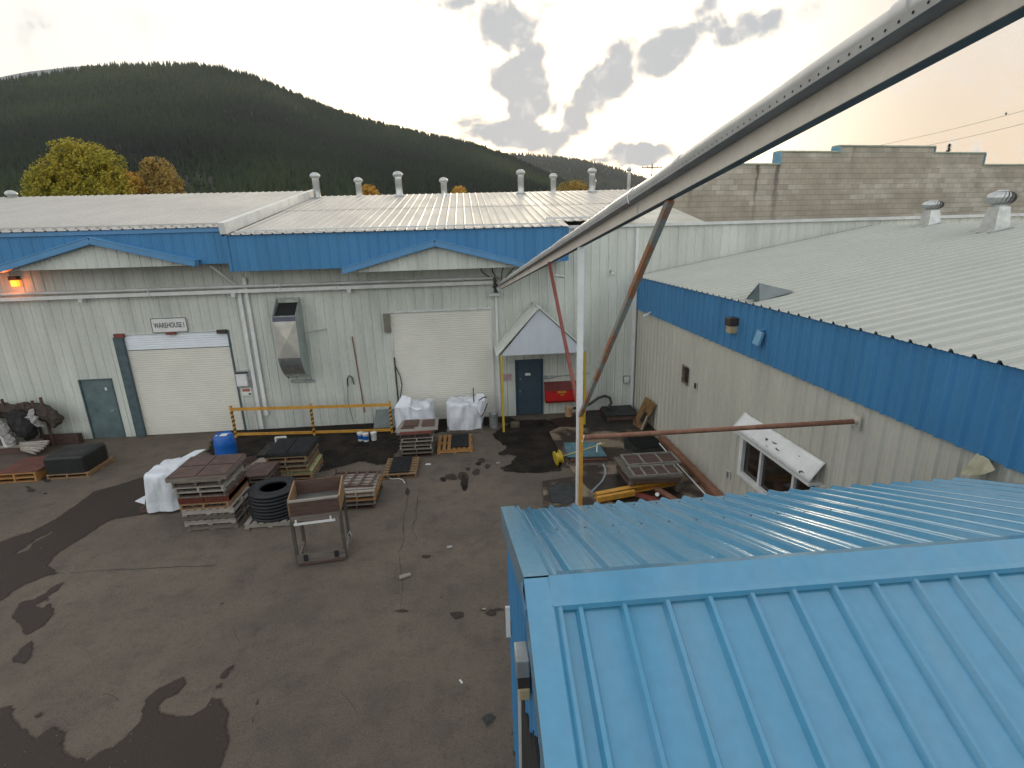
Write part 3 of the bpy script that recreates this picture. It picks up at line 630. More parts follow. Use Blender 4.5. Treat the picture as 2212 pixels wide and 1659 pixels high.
b = B(); b.box(1.28, 1.56, D-.036, D-.024, 0.0, 2.0); b.build('wall_patch', WALL, wc)
# fascia of the canopy eave
b = B(); b.rib((0, YF, 0), X_, Z_, -Y_, -7.20, 3.26, 5.55, 6.62, PW, PER, .1); b.build('fascia', BLUE, wc)
b = B(); b.box(-7.22, -7.14, YF-.03, D, 5.55, 6.62); b.build('fascia_return', BLUE, wc); b = B(); b.box(3.24, 3.30, YF-.03, D-.02, 5.58, 6.60); b.build('fascia_return', BLUE, wc)
b = B(); b.box(-7.20, 3.25, YF+.02, D-.02, 5.57, 5.59); b.build('soffit', MATS['soffit_tan'], wc)
zc0 = 6.63; RC = 10.9
b = B(); nv = Vector((0, -TP, 1)).normalized()
b.rib((0, YF-.08, zc0), X_, Vector((0, 1, TP)), nv, -7.15, 3.30, 0, 5.45, PR, PER, .05)
b.rib((0, YF-.08, zc0+.012), X_, Vector((0, 1, TP)), nv, -7.15, 3.30, 5.40, RC, PR, PER, .05)
b.rib((0, YF-.08, zc0), X_, Vector((0, 1, TP)), nv, 3.30, 6.10, .95, 5.45, PR, PER, .05)
b.rib((0, YF-.08, zc0+.012), X_, Vector((0, 1, TP)), nv, 3.30, 8.75, lambda q: 5.40 if q < 6.1 else 5.4+(q-6.1)*1.5, RC, PR, PER, .05, extra=(6.1,))
roofc = b.build('roof', GALV, wc)
b = B(); b.box(-7.0, 3.0, YF+.22, YF+.27, zc0+.32*TP+.03, zc0+.32*TP+.078); b.box(2.75, 6.0, YF+1.18, YF+1.23, zc0+1.29*TP+.03, zc0+1.29*TP+.09); b.build('snow_guard', ALU, roofc)
b = B(); b.box(3.34, 30, D-.10, D+.02, 6.56, 6.66); b.build('wall_cap', ALU, wc)
b = B(); b.prism([(-7.1, YF-.1+RC, zc0+RC*TP), (-7.1, YF+21, zc0), (-7.1, YF+21, 0), (-7.1, D+.4, 0), (-7.1, D+.4, 6.55)], (15.8, 0, 0)); b.prism([(8.75, D+.4, 6.5), (8.75, YF+4, 6.5), (8.75, YF+4, 0), (8.75, D+.4, 0)], (21, 0, 0)); b.build('rear_wall', CREAM, wc)
gable(wc, -3.78, 1.90, 5.42, -0.92, 6.22, 16.83)

# roof vents
def roof_vent(x, y, z, h, w, label, lean=0.0):
    t = thing('roof_vent', label, 'vent', (x, y, z), 'cowled vent pipes along the ridge of the middle roof')
    r = w*.36
    b = B(); b.lathe((x, y, z-.25), [(r*1.05, 0), (r*1.05, .25), (r, .27), (r, h*.55+.25), (r*1.04, h*.56+.25), (r*.96, h+.05)], 16); b.build('pipe', GALB, t)
    b = B(); b.lathe((x, y, z+h-.22), [(r*1.02, 0), (w*.52, .05), (w*.54, .12), (w*.50, .15), (w*.42, .20), (w*.2, .25), (0, .26)], 20); b.build('cowl', GALB, t)
    b = B(); b.box(x-r*1.5, x+r*1.5, y-r*1.5, y+r*1.5, z-.03, z+.05); b.build('flashing', GALD, t)
    t.rotation_euler = (R(lean), R(lean*.5), 0)
VW = [(-6.90, 27.0, 1.13, .44, 'leftmost cowled vent pipe, beside the sloping white roof flashing', 1), (-5.18, 28.4, .98, .42, 'short vent pipe, second from the left on the middle roof', 0),
      (-3.03, 27.0, 1.12, .45, 'tall vent pipe, third from the left on the middle roof', -1.5), (-0.93, 28.4, .90, .43, 'shortest vent pipe at the middle of the ridge, fourth from the left', 0),
      (2.86, 27.0, 1.1, .42, 'vent pipe fifth from the left, in front of the green hillside', 0), (4.70, 28.4, 1.0, .40, 'vent pipe sixth from the left, left of the close pair', 0),
      (6.40, 27.0, 1.1, .43, 'taller front vent pipe of the close pair near the grey beam', 0), (6.95, 29.0, .86, .34, 'thin vent pipe standing just behind the tallest one near the beam', 0)]
for (x, y, h, w, lb, ln) in VW:
    z = zc0+(27.0-YF)*TP if y < 27.5 else zc0+RC*TP-(y-27.9)*TP
    roof_vent(x, y, z, h if y < 27.5 else h-.02, w, lb, ln)
roof_vent(-20.9, 27.6, 8.55, .42, .45, 'squat vent cap at the left edge of the left roof', 0)
roof_vent(10.1, 33, 8.0, 2.1, .30, 'thin distant vent pipe left of the utility pole', 0)

# right building --------------------------------------------------------------
XR = 6.02; TR = math.tan(R(9.8)); YN = -4.0
wr = thing('workshop_building', 'cream steel building on the right with blue fascia band and pale ribbed roof', 'building', (XR, D, 0))
b = B()
def wallx(y0, y1, z0, z1): b.rib((XR, 0, 0), Y_, Z_, -X_, y0, y1, z0, z1, deep_prof(PER, .036), PER, .02)
# openings: sliding window, small vent
wy0, wy1, wz0, wz1 = 7.75, 10.36, 1.08, 2.02; vy0, vy1, vz0, vz1 = 13.40, 13.88, 2.24, 2.72
for (y0, y1) in ((YN, wy0), (wy1, vy0), (vy1, D-.03)): wallx(y0, y1, -.05, 3.80)
wallx(wy0, wy1, -.05, wz0); wallx(wy0, wy1, wz1, 3.80); wallx(vy0, vy1, -.05, vz0); wallx(vy0, vy1, vz1, 3.80)
b.build('wall', CREAM, wr)
b = B(); b.rib((XR-.06, 0, 0), Y_, Z_, -X_, YN, D-.03, 3.76, 4.87, deep_prof(PER, .040), PER, .02); b.build('fascia', BLUE, wr)
b = B(); b.rib((XR-.12, 0, 4.885), Y_, Vector((1, 0, TR)), Vector((-TR, 0, 1)).normalized(), YN, D-.04, 0, 8.6, deep_prof(PER, .045), PER, .02)
rr = b.build('roof', PALE, wr)
b = B(); b.bar((XR-.1, D-.05, 4.92), (XR-.1+8.5, D-.05, 4.92+8.5*TR), .05, .03); b.build('flashing_strip', CHARC, rr)
b = B(); b.prism([(XR+.1, YN, 4.8), (XR+8.4, YN, 4.8+8.3*TR), (XR+17, YN, 4.8), (XR+17, YN, 0), (XR+.3, YN, 0), (XR+.3, YN, 4.8)][:5]+[(XR+.3, YN, 4.83)], (0, D-YN-.1, 0)); b.build('end_wall', CREAM, wr)
b = B(); b.box(XR-.06, XR+.02, wy0-.08, wy1+.08, wz0-.08, wz0+.03); b.box(XR-.06, XR+.02, wy0-.08, wy1+.08, wz1-.03, wz1+.06); b.box(XR-.06, XR+.02, wy0-.08, wy0+.03, wz0+.03, wz1-.03); b.box(XR-.06, XR+.02, wy1-.05, wy1+.08, wz0+.03, wz1-.03)
b.box(XR-.03, XR+.03, 9.60, 9.67, wz0, wz1); b.box(XR-.03, XR+.03, 8.48, 8.55, wz0, wz1); win = b.build('window', WHITE, wr)
for y0, y1 in ((wy0, 8.48), (8.55, 9.60), (9.67, wy1)):
    b = B(); b.box(XR+.03, XR+.04, y0, y1, wz0, wz1); b.build('pane', GLASS, win)
b = B(); b.box(XR+.06, XR+.10, vy0, vy1, vz0, vz1)
for i in range(3): b.box(XR+.03, XR+.05, vy0, vy1, vz0+.08+i*.14, vz0+.10+i*.14)
vv = b.build('wall_vent', BRNP, wr)
b = B()
for a in ((vy0-.03, vy0, vz0-.03, vz1+.03), (vy1, vy1+.03, vz0-.03, vz1+.03), (vy0, vy1, vz0-.03, vz0), (vy0, vy1, vz1, vz1+.03)): b.box(XR-.03, XR+.08, *a)
b.build('frame', mat('rusty_frame', (0.25, 0.19, 0.14), 0.7, var=0.2, scale=8), vv)
# awning over the window
aw = thing('window_awning', 'torn white sheet awning sloping over the sliding window', 'awning', (XR, 9.1, 2.1))
b = B()
vs = []; ny = 30
for i in range(ny+1):
    y = 7.72+(10.42-7.72)*i/ny; s = .012*mnoise.noise(Vector((y*3, 0, 5)))
    for k in range(6):
        f = k/5; vs.append((XR-.03-.24*f, y+.02*f, 2.50-.36*f+s+.01*math.sin(f*3)+.012*mnoise.noise(Vector((y*5, f*3, 2)))))
b.add(vs, [(i*6+k, i*6+k+1, (i+1)*6+k+1, (i+1)*6+k) for i in range(ny) for k in range(5)], True)
o = b.build('sheet', WHITE, aw); mo = o.modifiers.new('thick', 'SOLIDIFY'); mo.thickness = .006
b = B(); b.box(XR-.28, XR-.24, 7.72, 10.42, 2.07, 2.13); b.bar((XR-.03, 10.40, 2.10), (XR-.26, 10.40, 2.10), .03, .04); b.bar((XR-.03, 7.74, 2.10), (XR-.26, 7.74, 2.10), .03, .04); b.build('edge_rail', ALU, aw)
b = B()
for (y, f, a, c) in ((9.05, .45, .10, .03), (8.85, .62, .09, .035), (9.28, .5, .05, .05), (9.12, .78, .12, .02), (8.0, .8, .05, .03), (8.05, .85, .03, .05), (9.6, .9, .06, .015), (8.3, .35, .03, .02)):
    x = XR-.03-.24*f; z = 2.50-.36*f+.014
    q = []
    for i in range(8):
        t = 2*math.pi*i/8; rr_ = 1+.5*mnoise.noise(Vector((t, y*9, 0))); q.append((x+c*rr_*math.cos(t)*.7, y+a*rr_*math.sin(t), z-c*rr_*math.cos(t)*.7*(-1.05)+.004))
    b.quad(*q)
b.build('peeled_patch', CHARC, aw)
# cricket flashing on roof
def onroof(u, v):
    r = ray(u, v); t = (4.89-TR*(XR-.12)-CAM[2])/(r[2]-TR*r[0]); return Vector(CAM+t*r)
A_, C_, D_ = onroof(1611, 649), onroof(1716, 633), onroof(1640, 655)
ap = Vector(at(1640, 611, 1, D_.y+.06))
z = .035; A2, C2, D2 = A_+Vector((0, 0, z)), C_+Vector((0, 0, z)), D_+Vector((0, 0, z)); bk = A2.lerp(C2, .5)+Vector((.1, .35, .03))
b = B(); b.add([A2+Vector((.02, 0, 0)), D2+Vector((.02, 0, 0)), ap], [(0, 1, 2)]); dk = b  # closed left face, coloured dark for the shade inside the opening
b = B(); b.add([A2, D2, C2, ap, bk], [(1, 2, 3), (0, 3, 4), (2, 4, 3)])
sdl = b.build('roof_saddle', mat('grey_flashing', (0.23, 0.26, 0.27), 0.5, var=0.1)); dk.build('opening', TEAL, sdl); tag(sdl, 'grey triangular metal saddle standing at the low edge of the pale right roof', 'flashing')
def turbine(x, y, h, sc, label):
    z = 4.885+TR*(x-XR+.12)
    t = thing('turbine_vent', label, 'vent', (x, y, z), 'spinning turbine vents on the right roof')
    b = B()
    w = .21*sc
    b.prism([(x-w*1.5, y-w*1.35, z-.08), (x+w*1.1, y-w*1.35, z+.04), (x+w*1.1, y+w*1.35, z+.04), (x-w*1.5, y+w*1.35, z-.08)], (0, 0, .06)); b.build('base_flashing', GALD, t)
    b = B(); n = 4
    lo = [(x-w, y-w, z), (x+w, y-w, z), (x+w, y+w, z), (x-w, y+w, z)]; q = w*.72; hi = [(x-q, y-q, z+h*.62), (x+q, y-q, z+h*.62), (x+q, y+q, z+h*.62), (x-q, y+q, z+h*.62)]
    b.add(lo+hi, [(0, 1, 5, 4), (1, 2, 6, 5), (2, 3, 7, 6), (3, 0, 4, 7), (4, 5, 6, 7)]); b.build('duct', GALB, t)
    b = B(); b.lathe((x, y, z+h*.58), [(q, 0), (q, h*.14)], 16); b.build('collar', GALD, t)
    b = B(); cz = z+h*.83; nb = 20; rx = .30*sc; rz = h*.19
    for i in range(nb):
        vs = []
        for k in range(9):
            f = -1+2*k/8; rr2 = rx*math.sqrt(max(0.02, 1-f*f*.92)); a0 = 2*math.pi*i/nb+f*.25
            for dd, rs in ((0, 1.0), (2*math.pi/nb*.95, .90)):
                vs.append((x+rr2*rs*math.cos(a0+dd), y+rr2*rs*math.sin(a0+dd), cz+rz*f))
        b.add(vs, [(2*k, 2*k+1, 2*k+3, 2*k+2) for k in range(8)], True)
    b.lathe((x, y, cz+rz*.9), [(rx*.5, 0), (rx*.3, rz*.18), (0, rz*.2)], 16); b.build('turbine_head', GALB, t)
turbine(14.3, 15.6, .72, .95, 'smaller turbine vent, further away near the ridge of the right roof')
turbine(13.35, 12.6, .95, 1.0, 'larger turbine vent, nearer and at the right edge')

# rear block wall -------------------------------------------------------------
bw = thing('block_building', 'stepped tan concrete block wall behind the white buildings', 'building', (8.75, 22.58, 0), rot=R(8))
steps = [(0, 9.02), (5.06, 9.02), (5.06, 9.53), (8.05, 9.53), (8.05, 9.78), (13.35, 9.78), (13.35, 9.52), (16.4, 9.52), (16.4, 9.0), (24, 9.0)]
BLK = block_material()
b = B(); pts = [(0, 0, 0)]+[(x, 0, z) for x, z in steps]+[(24, 0, 0)]; b.prism(pts, (0, .3, 0)); b.build('wall', BLK, bw, local=True)
b = B()
hor = [(0, 5.06, 9.02), (5.03, 8.05, 9.53), (8.02, 13.38, 9.78), (13.35, 16.43, 9.52), (16.4, 24, 9.0)]
for x0, x1, z in hor: b.box(x0, x1, -.05, .36, z, z+.06)
b.build('coping', mat('pale_green_coping', (0.36, 0.42, 0.33), 0.5), bw, local=True)
b = B()
for x, z0, z1, s in ((5.06, 9.02, 9.53, -1), (8.05, 9.53, 9.78, -1), (13.35, 9.52, 9.78, 1), (16.4, 9.0, 9.52, 1)):
    xa, xb = (x-.05, x) if s < 0 else (x, x+.05); b = B()
    b.box(xa, xb, -.05, .36, z0+.06, z1)
    if s < 0: b.box(x-.02, x+.09, -.052, -.003, z0+.0, z1)
    b.build('step_flashing', MATS.get('light_blue_flashing') or mat('light_blue_flashing', (0.16, 0.34, 0.46), 0.5), bw, local=True)

# ------------------------------------------------------------------ blue shed in the foreground
XS = 0.284; EY, EZ = 5.27, 3.41; RY, RZ = 2.68, 4.38; SX1 = 5.96; SPER = 0.262
sh = thing('blue_shed', 'bright blue ribbed metal shed roof in the foreground right', 'shed', (XS, EY, 0))
b = B(); ln = EY-RY; sl = (RZ-EZ)/ln
PS = [(0, 0), (.085, 0), (.092, .004), (.10, 0), (.150, 0), (.157, .004), (.165, 0), (.192, 0), (.214, .034), (.236, .034)]
b.rib((0, EY, EZ), X_, Vector((0, -1, sl)), Vector((0, sl, 1)).normalized(), XS+.16, SX1, lambda q: -.02*(q-XS)/5.7, ln, PS, SPER, XS+.06)
r1 = b.build('rear_roof', BLUEB, sh)
fs = .52; ln2 = 4.2
b = B(); b.rib((0, RY-.02, RZ-.03), X_, Vector((0, -1, -fs)), Vector((0, -fs, 1)).normalized(), XS+.16, SX1, 0, ln2, [(0, 0), (.192, 0), (.212, .036), (.236, .036), (.256, 0)], SPER, XS+.06); r2 = b.build('front_roof', BLUEB, sh)
b = B()   # ridge cap: two wings
b.add([(XS+.12, RY+.12, RZ-.12*sl+.038), (SX1, RY+.12, RZ-.12*sl+.038), (SX1, RY+.01, RZ+.048), (XS+.12, RY+.01, RZ+.048),
       (SX1, RY-.12, RZ-.030), (XS+.12, RY-.12, RZ-.030), (SX1, RY-.155, RZ-.040), (XS+.12, RY-.155, RZ-.040), (SX1, RY-.155, RZ-.075), (XS+.12, RY-.155, RZ-.075)],
      [(0, 1, 2, 3), (3, 2, 4, 5), (5, 4, 6, 7), (7, 6, 8, 9)]); b.build('ridge_cap', BLUEB, sh)
b = B()   # rake trim along the left edge, both slopes
def rake(bb, p0, p1, nrm):
    p0, p1, nrm = Vector(p0), Vector(p1), Vector(nrm).normalized()
    prof = [(-.03, -.17), (-.03, .045), (.125, .045), (.14, .028), (.155, .045), (.175, .045), (.182, .004)]
    vs = [p+X_*x+nrm*z for p in (p0, p1) for x, z in prof]; n = len(prof)
    bb.add(vs, [(i, i+1, n+i+1, n+i) for i in range(n-1)])
b2 = B(); rake(b, (XS, EY+.02, EZ-.005), (XS, RY+.0, RZ+.005), (0, sl, 1)); rake(b, (XS, RY+.03, RZ+.0), (XS, RY-ln2, RZ-.03-fs*(ln2-.02)), (0, -fs, 1)); b.build('rake_trim', BLUEB, sh)
b = B(); b.box(XS-.036, XS-.031, RY-.09, RY+.16, RZ-.19, RZ-.10); b.build('trim_return', BLUET, sh)
b = B()
for k in range(22):
    x = XS+.06+SPER*k+.225-SPER*.5
    for yy in (EY-.16, EY-1.15):
        if x < SX1: b = B(); b.lathe((x, yy, EZ+(EY-yy)*sl+.002), [(.0115, 0), (.009, .006), (0, .010)], 8); b.build('screw', CHARC, r1)
b = B()
for x in (XS+.06+SPER*5-.052, XS+.06+SPER*10-.052, XS+.06+SPER*15-.052): b.bar((x, RY-.17, RZ-.03-fs*.15+.0015), (x, RY-3.6, RZ-.03-fs*3.58+.0015), .006, .003)
b.build('lap_seam', BLUE, r2)
b = B(); xw = XS+.04
b.rib((xw, 0, 0), Y_, Z_, -X_, -1.6, EY-.12, 0, lambda q: (EZ+sl*(EY-q)-.03) if q > RY else (RZ-.06-fs*(RY-q)), wall_prof(PER), PER, 0, extra=(RY,)); b.rib((0, EY-.12, 0), X_, Z_, Y_, xw, SX1, 0, EZ-.02, wall_prof(PER), PER, 0); b.build('wall', BLUE, sh)
b = B(); b.prism([(xw-.028, y, z) for y, z in ((3.66, 2.50), (3.80, 1.48), (3.95, 0), (.2, 0), (.2, 2.75), (1.6, 3.32), (2.28, 3.35), (2.32, 3.22), (2.75, 3.16), (2.78, 2.95))], (.02, 0, 0)); dw = b.build('doorway', DARK, sh)  # near-black sheet on the wall, painted as the dark inside of an opening
b = B(); b.bar((xw-.035, 3.70, 2.50), (xw-.035, 3.98, 0), .03, .035, up=(1, 0, 0)); b.build('frame', ALU, dw)
lt = thing('wall_light', 'grey box wall lamp with yellow lens on the left wall of the blue shed', 'lamp', (xw, 3.0, 2.4))
lu = at(1113, 1418, 1, 3.0); lz = lu[2]; lx = lu[0]
b = B(); b.box(lx, xw-.02, 2.93, 3.12, lz-.13, lz+.02); b.build('hood', GALD, lt, bevel=.01)
b = B(); b.box(lx+.01, xw-.02, 2.95, 3.10, lz-.24, lz-.13); b.build('housing', BRNP, lt)
b = B(); b.box(lx+.015, xw-.02, 2.94, 3.11, lz-.34, lz-.24); b.build('lens', LENS, lt, bevel=.01)
b = B(); b.box(xw-.08, xw-.03, 4.85, 4.88, 2.05, 2.45); sg = thing('wall_board', 'small white board standing out edge-on from the blue shed wall', 'sign', (xw, 4.86, 2.0)); b.build('board', WHITE, sg); b = B(); b.box(xw-.05, xw-.02, 4.88, 4.93, 2.05, 2.2); b.build('bracket', BLACK, sg)

# ------------------------------------------------------------------ overhead beam and pipe
P1 = Vector(at(1080, 628, 1, 17.6)); bd = ray(978, 680); bd = Vector(bd/bd[1])
def BP(y, dx=0.0, dz=0.0): p = P1+bd*(y-17.6); return (p.x+dx, p.y, p.z+dz)
bm = thing('pipe_bridge', 'long beige steel beam with perforated tray carrying a silver pipe across the yard', 'pipe bridge', tuple(P1))
def extr(prof, y0, y1, m, nm, par, closed=True, cuts=None):
    b = B(); n = len(prof); ys = cuts or [y0, y1]
    vs = [BP(y, x, z) for y in ys for x, z in prof]
    b.add(vs, [(k*n+i, k*n+(i+1) % n, (k+1)*n+(i+1) % n, (k+1)*n+i) for k in range(len(ys)-1) for i in range(n if closed else n-1)])
    if closed: b.add(vs[:n], [tuple(range(n))]); b.add(vs[-n:], [tuple(range(n))[::-1]])
    return b.build(nm, m, par)
Y0b = -1.0
for k, (ya, yb) in enumerate(((Y0b, 4.55), (4.56, 11.0), (11.01, 17.55))):
    extr([(0, .050), (.055, .050), (.055, .155), (0, .155)], ya, yb, BEIGE, 'beam', bm)
extr([(.001, .046), (.060, .046), (.060, .050), (.001, .050)], Y0b, 17.5, mat('flange_underside_shade', (0.085, 0.10, 0.095), 0.6), 'bottom_flange', bm)  # shadow on the beam's underside is put into this plate's dark colour
extr([(-.080, .155), (.12, .155), (.12, .160), (-.080, .160)], Y0b, 17.5, TRAY, 'tray_floor', bm)
ts = extr([(-.085, .155), (-.081, .155), (-.081, .192), (-.085, .192)], Y0b, 17.5, mat('tray_side_steel', (0.40, 0.39, 0.37), 0.45), 'tray_side', bm)
b = B(); y = Y0b+.3; hole = 0
for k in range(190):
    y = Y0b+.1+k*.0545
    c = Vector(BP(y, -.0865, .174)); vs = []
    for j in range(10):
        t = 2*math.pi*j/10; vs.append(c+Vector((0, math.cos(t)*.0055, math.sin(t)*.0055)))
    b.add(vs, [tuple(range(10))])
ho = b.build('slots', DARK, ts); ho['kind'] = 'stuff'
b = B(); pts = [BP(Y0b+i*(17.3-Y0b)/40, -.03+.006*math.sin(i*1.3), .212+.004*math.sin(i*2.1)) for i in range(41)]; b.tube(pts, .050, 18); b.build('pipe', PIPEM, bm)
b = B()
for y in (1.9, 3.65, 4.55, 9.0, 13.0):
    b = B(); b.tube([BP(y-.035, -.03, .212), BP(y+.035, -.03, .212)], .056, 18); b.build('coupling', PIPEM, bm)
b = B(); b.bar(BP(4.55, -.004, .05), BP(4.55, -.004, .16), .02, .006, up=(0, 1, 0)); b.tube([BP(4.52, -.095, .13), BP(4.55, -.10, .20), BP(4.6, -.04, .245)], .006, 6); b.build('strap', ALU, bm)
PX, PY = BP(6.70, .04)[0], 6.70; ptop = BP(6.70)[2]+.05
b = B(); b.box(PX-.036, PX+.036, PY-.036, PY+.036, 0, ptop); post = b.build('post', WHITE, bm)
zc = at(1252, 893, 1, PY)[2]
b = B(); b.box(PX-.010, PX+.045, PY-.060, PY-.037, 0, zc); b.build('lower_channel', ORG, bm)
b = B(); b.bar((PX+.01, PY, zc-.05), BP(3.98, .04, .05), .052, .052); b.build('brace', RUSTB, bm)
q1 = BP(8.67, .0, .05); zz = at(1243, 880, 1, PY)[2]
b = B(); b.bar((PX-.01, PY+.04, zz), q1, .045, .045); b.build('brace', REDB, bm)
b = B(); b.tube([BP(8.2, .0, -.2), BP(8.2, .16, -.22)], .02, 6); b.build('peg', GALD, bm)
zt = at(1262, 945, 1, PY)[2]
tie = thing('tie_pipe', 'rusty horizontal pipe running from the white post to the cream wall', 'pipe', (PX, PY, zt))
br_ = Vector(at(1850, 910, 0, XR-.03))
b = B(); b.tube([(PX+.05, PY, zt), Vector((PX+.05, PY, zt)).lerp(br_, .62)], .036, 12); b.tube([Vector((PX+.05, PY, zt)).lerp(br_, .61), Vector((PX+.05, PY, zt)).lerp(br_, .985)], .040, 12); b.build('pipe', RUST, tie)
b = B(); b.tube([Vector((PX+.05, PY, zt)).lerp(br_, .985), br_], .043, 12); b.box(XR-.035, XR-.02, br_.y-.10, br_.y+.10, br_.z-.10, br_.z+.10); b.tube([(XR-.05, br_.y-.1, br_.z-.1), (XR-.05, br_.y-.1, br_.z+.2)], .008, 6); b.tube([(XR-.05, br_.y-.12, br_.z-.12), (XR-.05, br_.y+.14, br_.z-.05)], .008, 6); b.build('bracket', CREAM, tie)
b = B(); b.tube([(PX+.06, PY-.02, zt+.05), (PX+.03, PY-.05, zt-.04)], .018, 6); b.build('clamp', WHITE, tie)

# pipes along the wall under the fascia
wp = thing('wall_pipes', 'pair of white pipes running along the warehouse wall under the blue fascia', 'pipes', (-8, 17.85, 4.9))
b = B(); b.bar((-32, 17.86, 4.87), (.90, 17.86, 4.88), .10, .115); b.build('lower_duct', WHITE, wp)
b = B(); b.tube([(-32, 17.86, 5.03), (.90, 17.86, 5.03)], .052, 12); b.build('upper_pipe', ALU, wp)
b = B()
for x in (-12.3, -7.6, -3.9): b = B(); b.box(x-.06, x+.06, 17.77, 18.02, 4.70, 4.82); b.build('hanger', ALU, wp)
for x in (-10.2, -6.1, -4.3, -.8, 0.5): b = B(); b.box(x-.012, x+.012, 17.79, 17.93, 4.80, 5.09); b.build('joint_band', ALU, wp)
jn = thing('pipe_junction', 'cluster of dark valves and elbows where wall pipes meet the overhead beam', 'pipe fittings', (.95, 17.7, 4.8))
b = B(); b.tube([(.90, 17.86, 5.03), (1.02, 17.82, 5.02), (1.08, 17.72, 4.98), BP(17.3, -.03, .197)], .055, 12); b.build('elbow', PIPEM, jn)
b = B(); b.tube([(.93, 17.70, 4.55), (.93, 17.70, 5.05)], .05, 8); b.tube([(.85, 17.68, 4.75), (1.05, 17.68, 4.70)], .035, 8); b.tube([(1.0, 17.66, 4.55), (1.0, 17.66, 4.85)], .03, 8); b.build('valve', CHARC, jn)
b = B()
for k in range(5):
    pts = [Vector((1.0+.2*k*.4, 17.9, 4.9)), Vector((.5+.35*k, 17.75+.03*k, 5.25+.04*k)), Vector((.2+.5*k, 17.8, 5.35)), Vector((.9+.25*k, 17.95, 5.5))]
    pp = [(1-t)**3*pts[0]+3*(1-t)**2*t*pts[1]+3*(1-t)*t*t*pts[2]+t**3*pts[3] for t in [i/10 for i in range(11)]]
    b.tube(pp, .018, 6)
b.build('hose', BLACK, jn)
b = B(); b.box(.72, 1.10, 17.80, 18.0, 4.42, 4.52); b.build('ledge', ALU, jn); b = B(); b.tube([(1.0, 17.62, 4.72), (1.05, 17.55, 4.62)], .035, 8); b.build('camera_head', WHITE, jn)

# downpipes and small wall things
def box_thing(name, label, cat, parts, loc, group=None):
    t = thing(name, label, cat, loc, group)
    for nm, m, boxes in parts:
        b = B()
        for q in boxes: b.box(*q)
        b.build(nm, m, t)
    return t
def downpipe(label, pts, w):
    t = thing('downpipe', label, 'downpipe', pts[-1]); b = B()
    for a, c in zip(pts[:-1], pts[1:]): b.bar(a, c, w, w*.8, up=(0, 1, 0))
    b.build('pipe', WHITE, t)
    b = B()
    for z in (1.2, 3.2): b.box(pts[-1][0]-w*.8, pts[-1][0]+w*.8, D-.08, D-.028, z, z+.03)
    b.build('strap', ALU, t)
downpipe('square white downpipe right of the numbered roller door, left one of the two', [(-7.47, D-.08, 4.80), (-7.47, D-.08, .05)], .11)
downpipe('square white downpipe beside the fume hood, right one of the two', [(-7.24, D-.08, 5.3), (-7.24, D-.08, .55)], .11)
downpipe('white downpipe in the corner beside the cream building', [(5.86, D-.08, 6.5), (5.86, D-.08, .06)], .10)
downpipe('slim white downpipe right of the middle roller door', [(.97, D-.06, 4.4), (.97, D-.06, .25)], .07)
# lit lamp
t = thing('wall_light', 'glowing orange wall lamp under the left end of the blue fascia', 'lamp', (-14.18, D, 5.4))
b = B(); b.box(-14.30, -14.06, D-.20, D-.03, 5.46, 5.58); b.build('hood', BRNP, t)
b = B(); b.box(-14.28, -14.08, D-.19, D-.05, 5.26, 5.46); b.build('lens', LIT, t, bevel=.03)
ld = bpy.data.lights.new('lamp_glow', 'POINT'); ld.energy = 7; ld.color = (1, .20, .02); ld.shadow_soft_size = .08; lo_ = bpy.data.objects.new('lamp_glow', ld); COL.objects.link(lo_); lo_.location = (0, -.33, -.08); lo_.parent = t
# sign
t = thing('building_sign', 'white board lettered WAREHOUSE I above the left roller door', 'sign', (-9.88, D, 3.84))
b = B(); b.box(-10.44, -9.32, D-.06, D-.035, 3.60, 4.08); bo = b.build('board', WHITE, t)
b = B(); fr = .018
for q in ((-10.44, -9.32, 3.60, 3.60+fr), (-10.44, -9.32, 4.08-fr, 4.08), (-10.44, -10.44+fr, 3.60+fr, 4.08-fr), (-9.32-fr, -9.32, 3.60+fr, 4.08-fr)): b.box(q[0], q[1], D-.066, D-.061, q[2], q[3])
b.build('border', CHARC, t)
def text(s, size, loc, m, par, name='lettering', sx=1.0, rot=(math.pi/2, 0, 0)):
    cu = bpy.data.curves.new(name, 'FONT'); cu.body = s; cu.size = size; cu.align_x = 'CENTER'; cu.align_y = 'CENTER'; cu.extrude = .002; cu.offset = .0015
    o = bpy.data.objects.new(name, cu); COL.objects.link(o); bpy.context.view_layer.update()
    dg = bpy.context.evaluated_depsgraph_get(); me = bpy.data.meshes.new_from_object(o.evaluated_get(dg)); bpy.data.objects.remove(o)
    me.materials.clear(); me.materials.append(m); o = bpy.data.objects.new(name, me); COL.objects.link(o)
    o.parent = par; p = Vector(loc)-WL[par.name]; o.location = p; o.rotation_euler = rot; o.scale = (sx, 1, 1); return o
text('WAREHOUSE I', .245, (-9.88, D-.066, 3.835), CHARC, t, sx=.60)
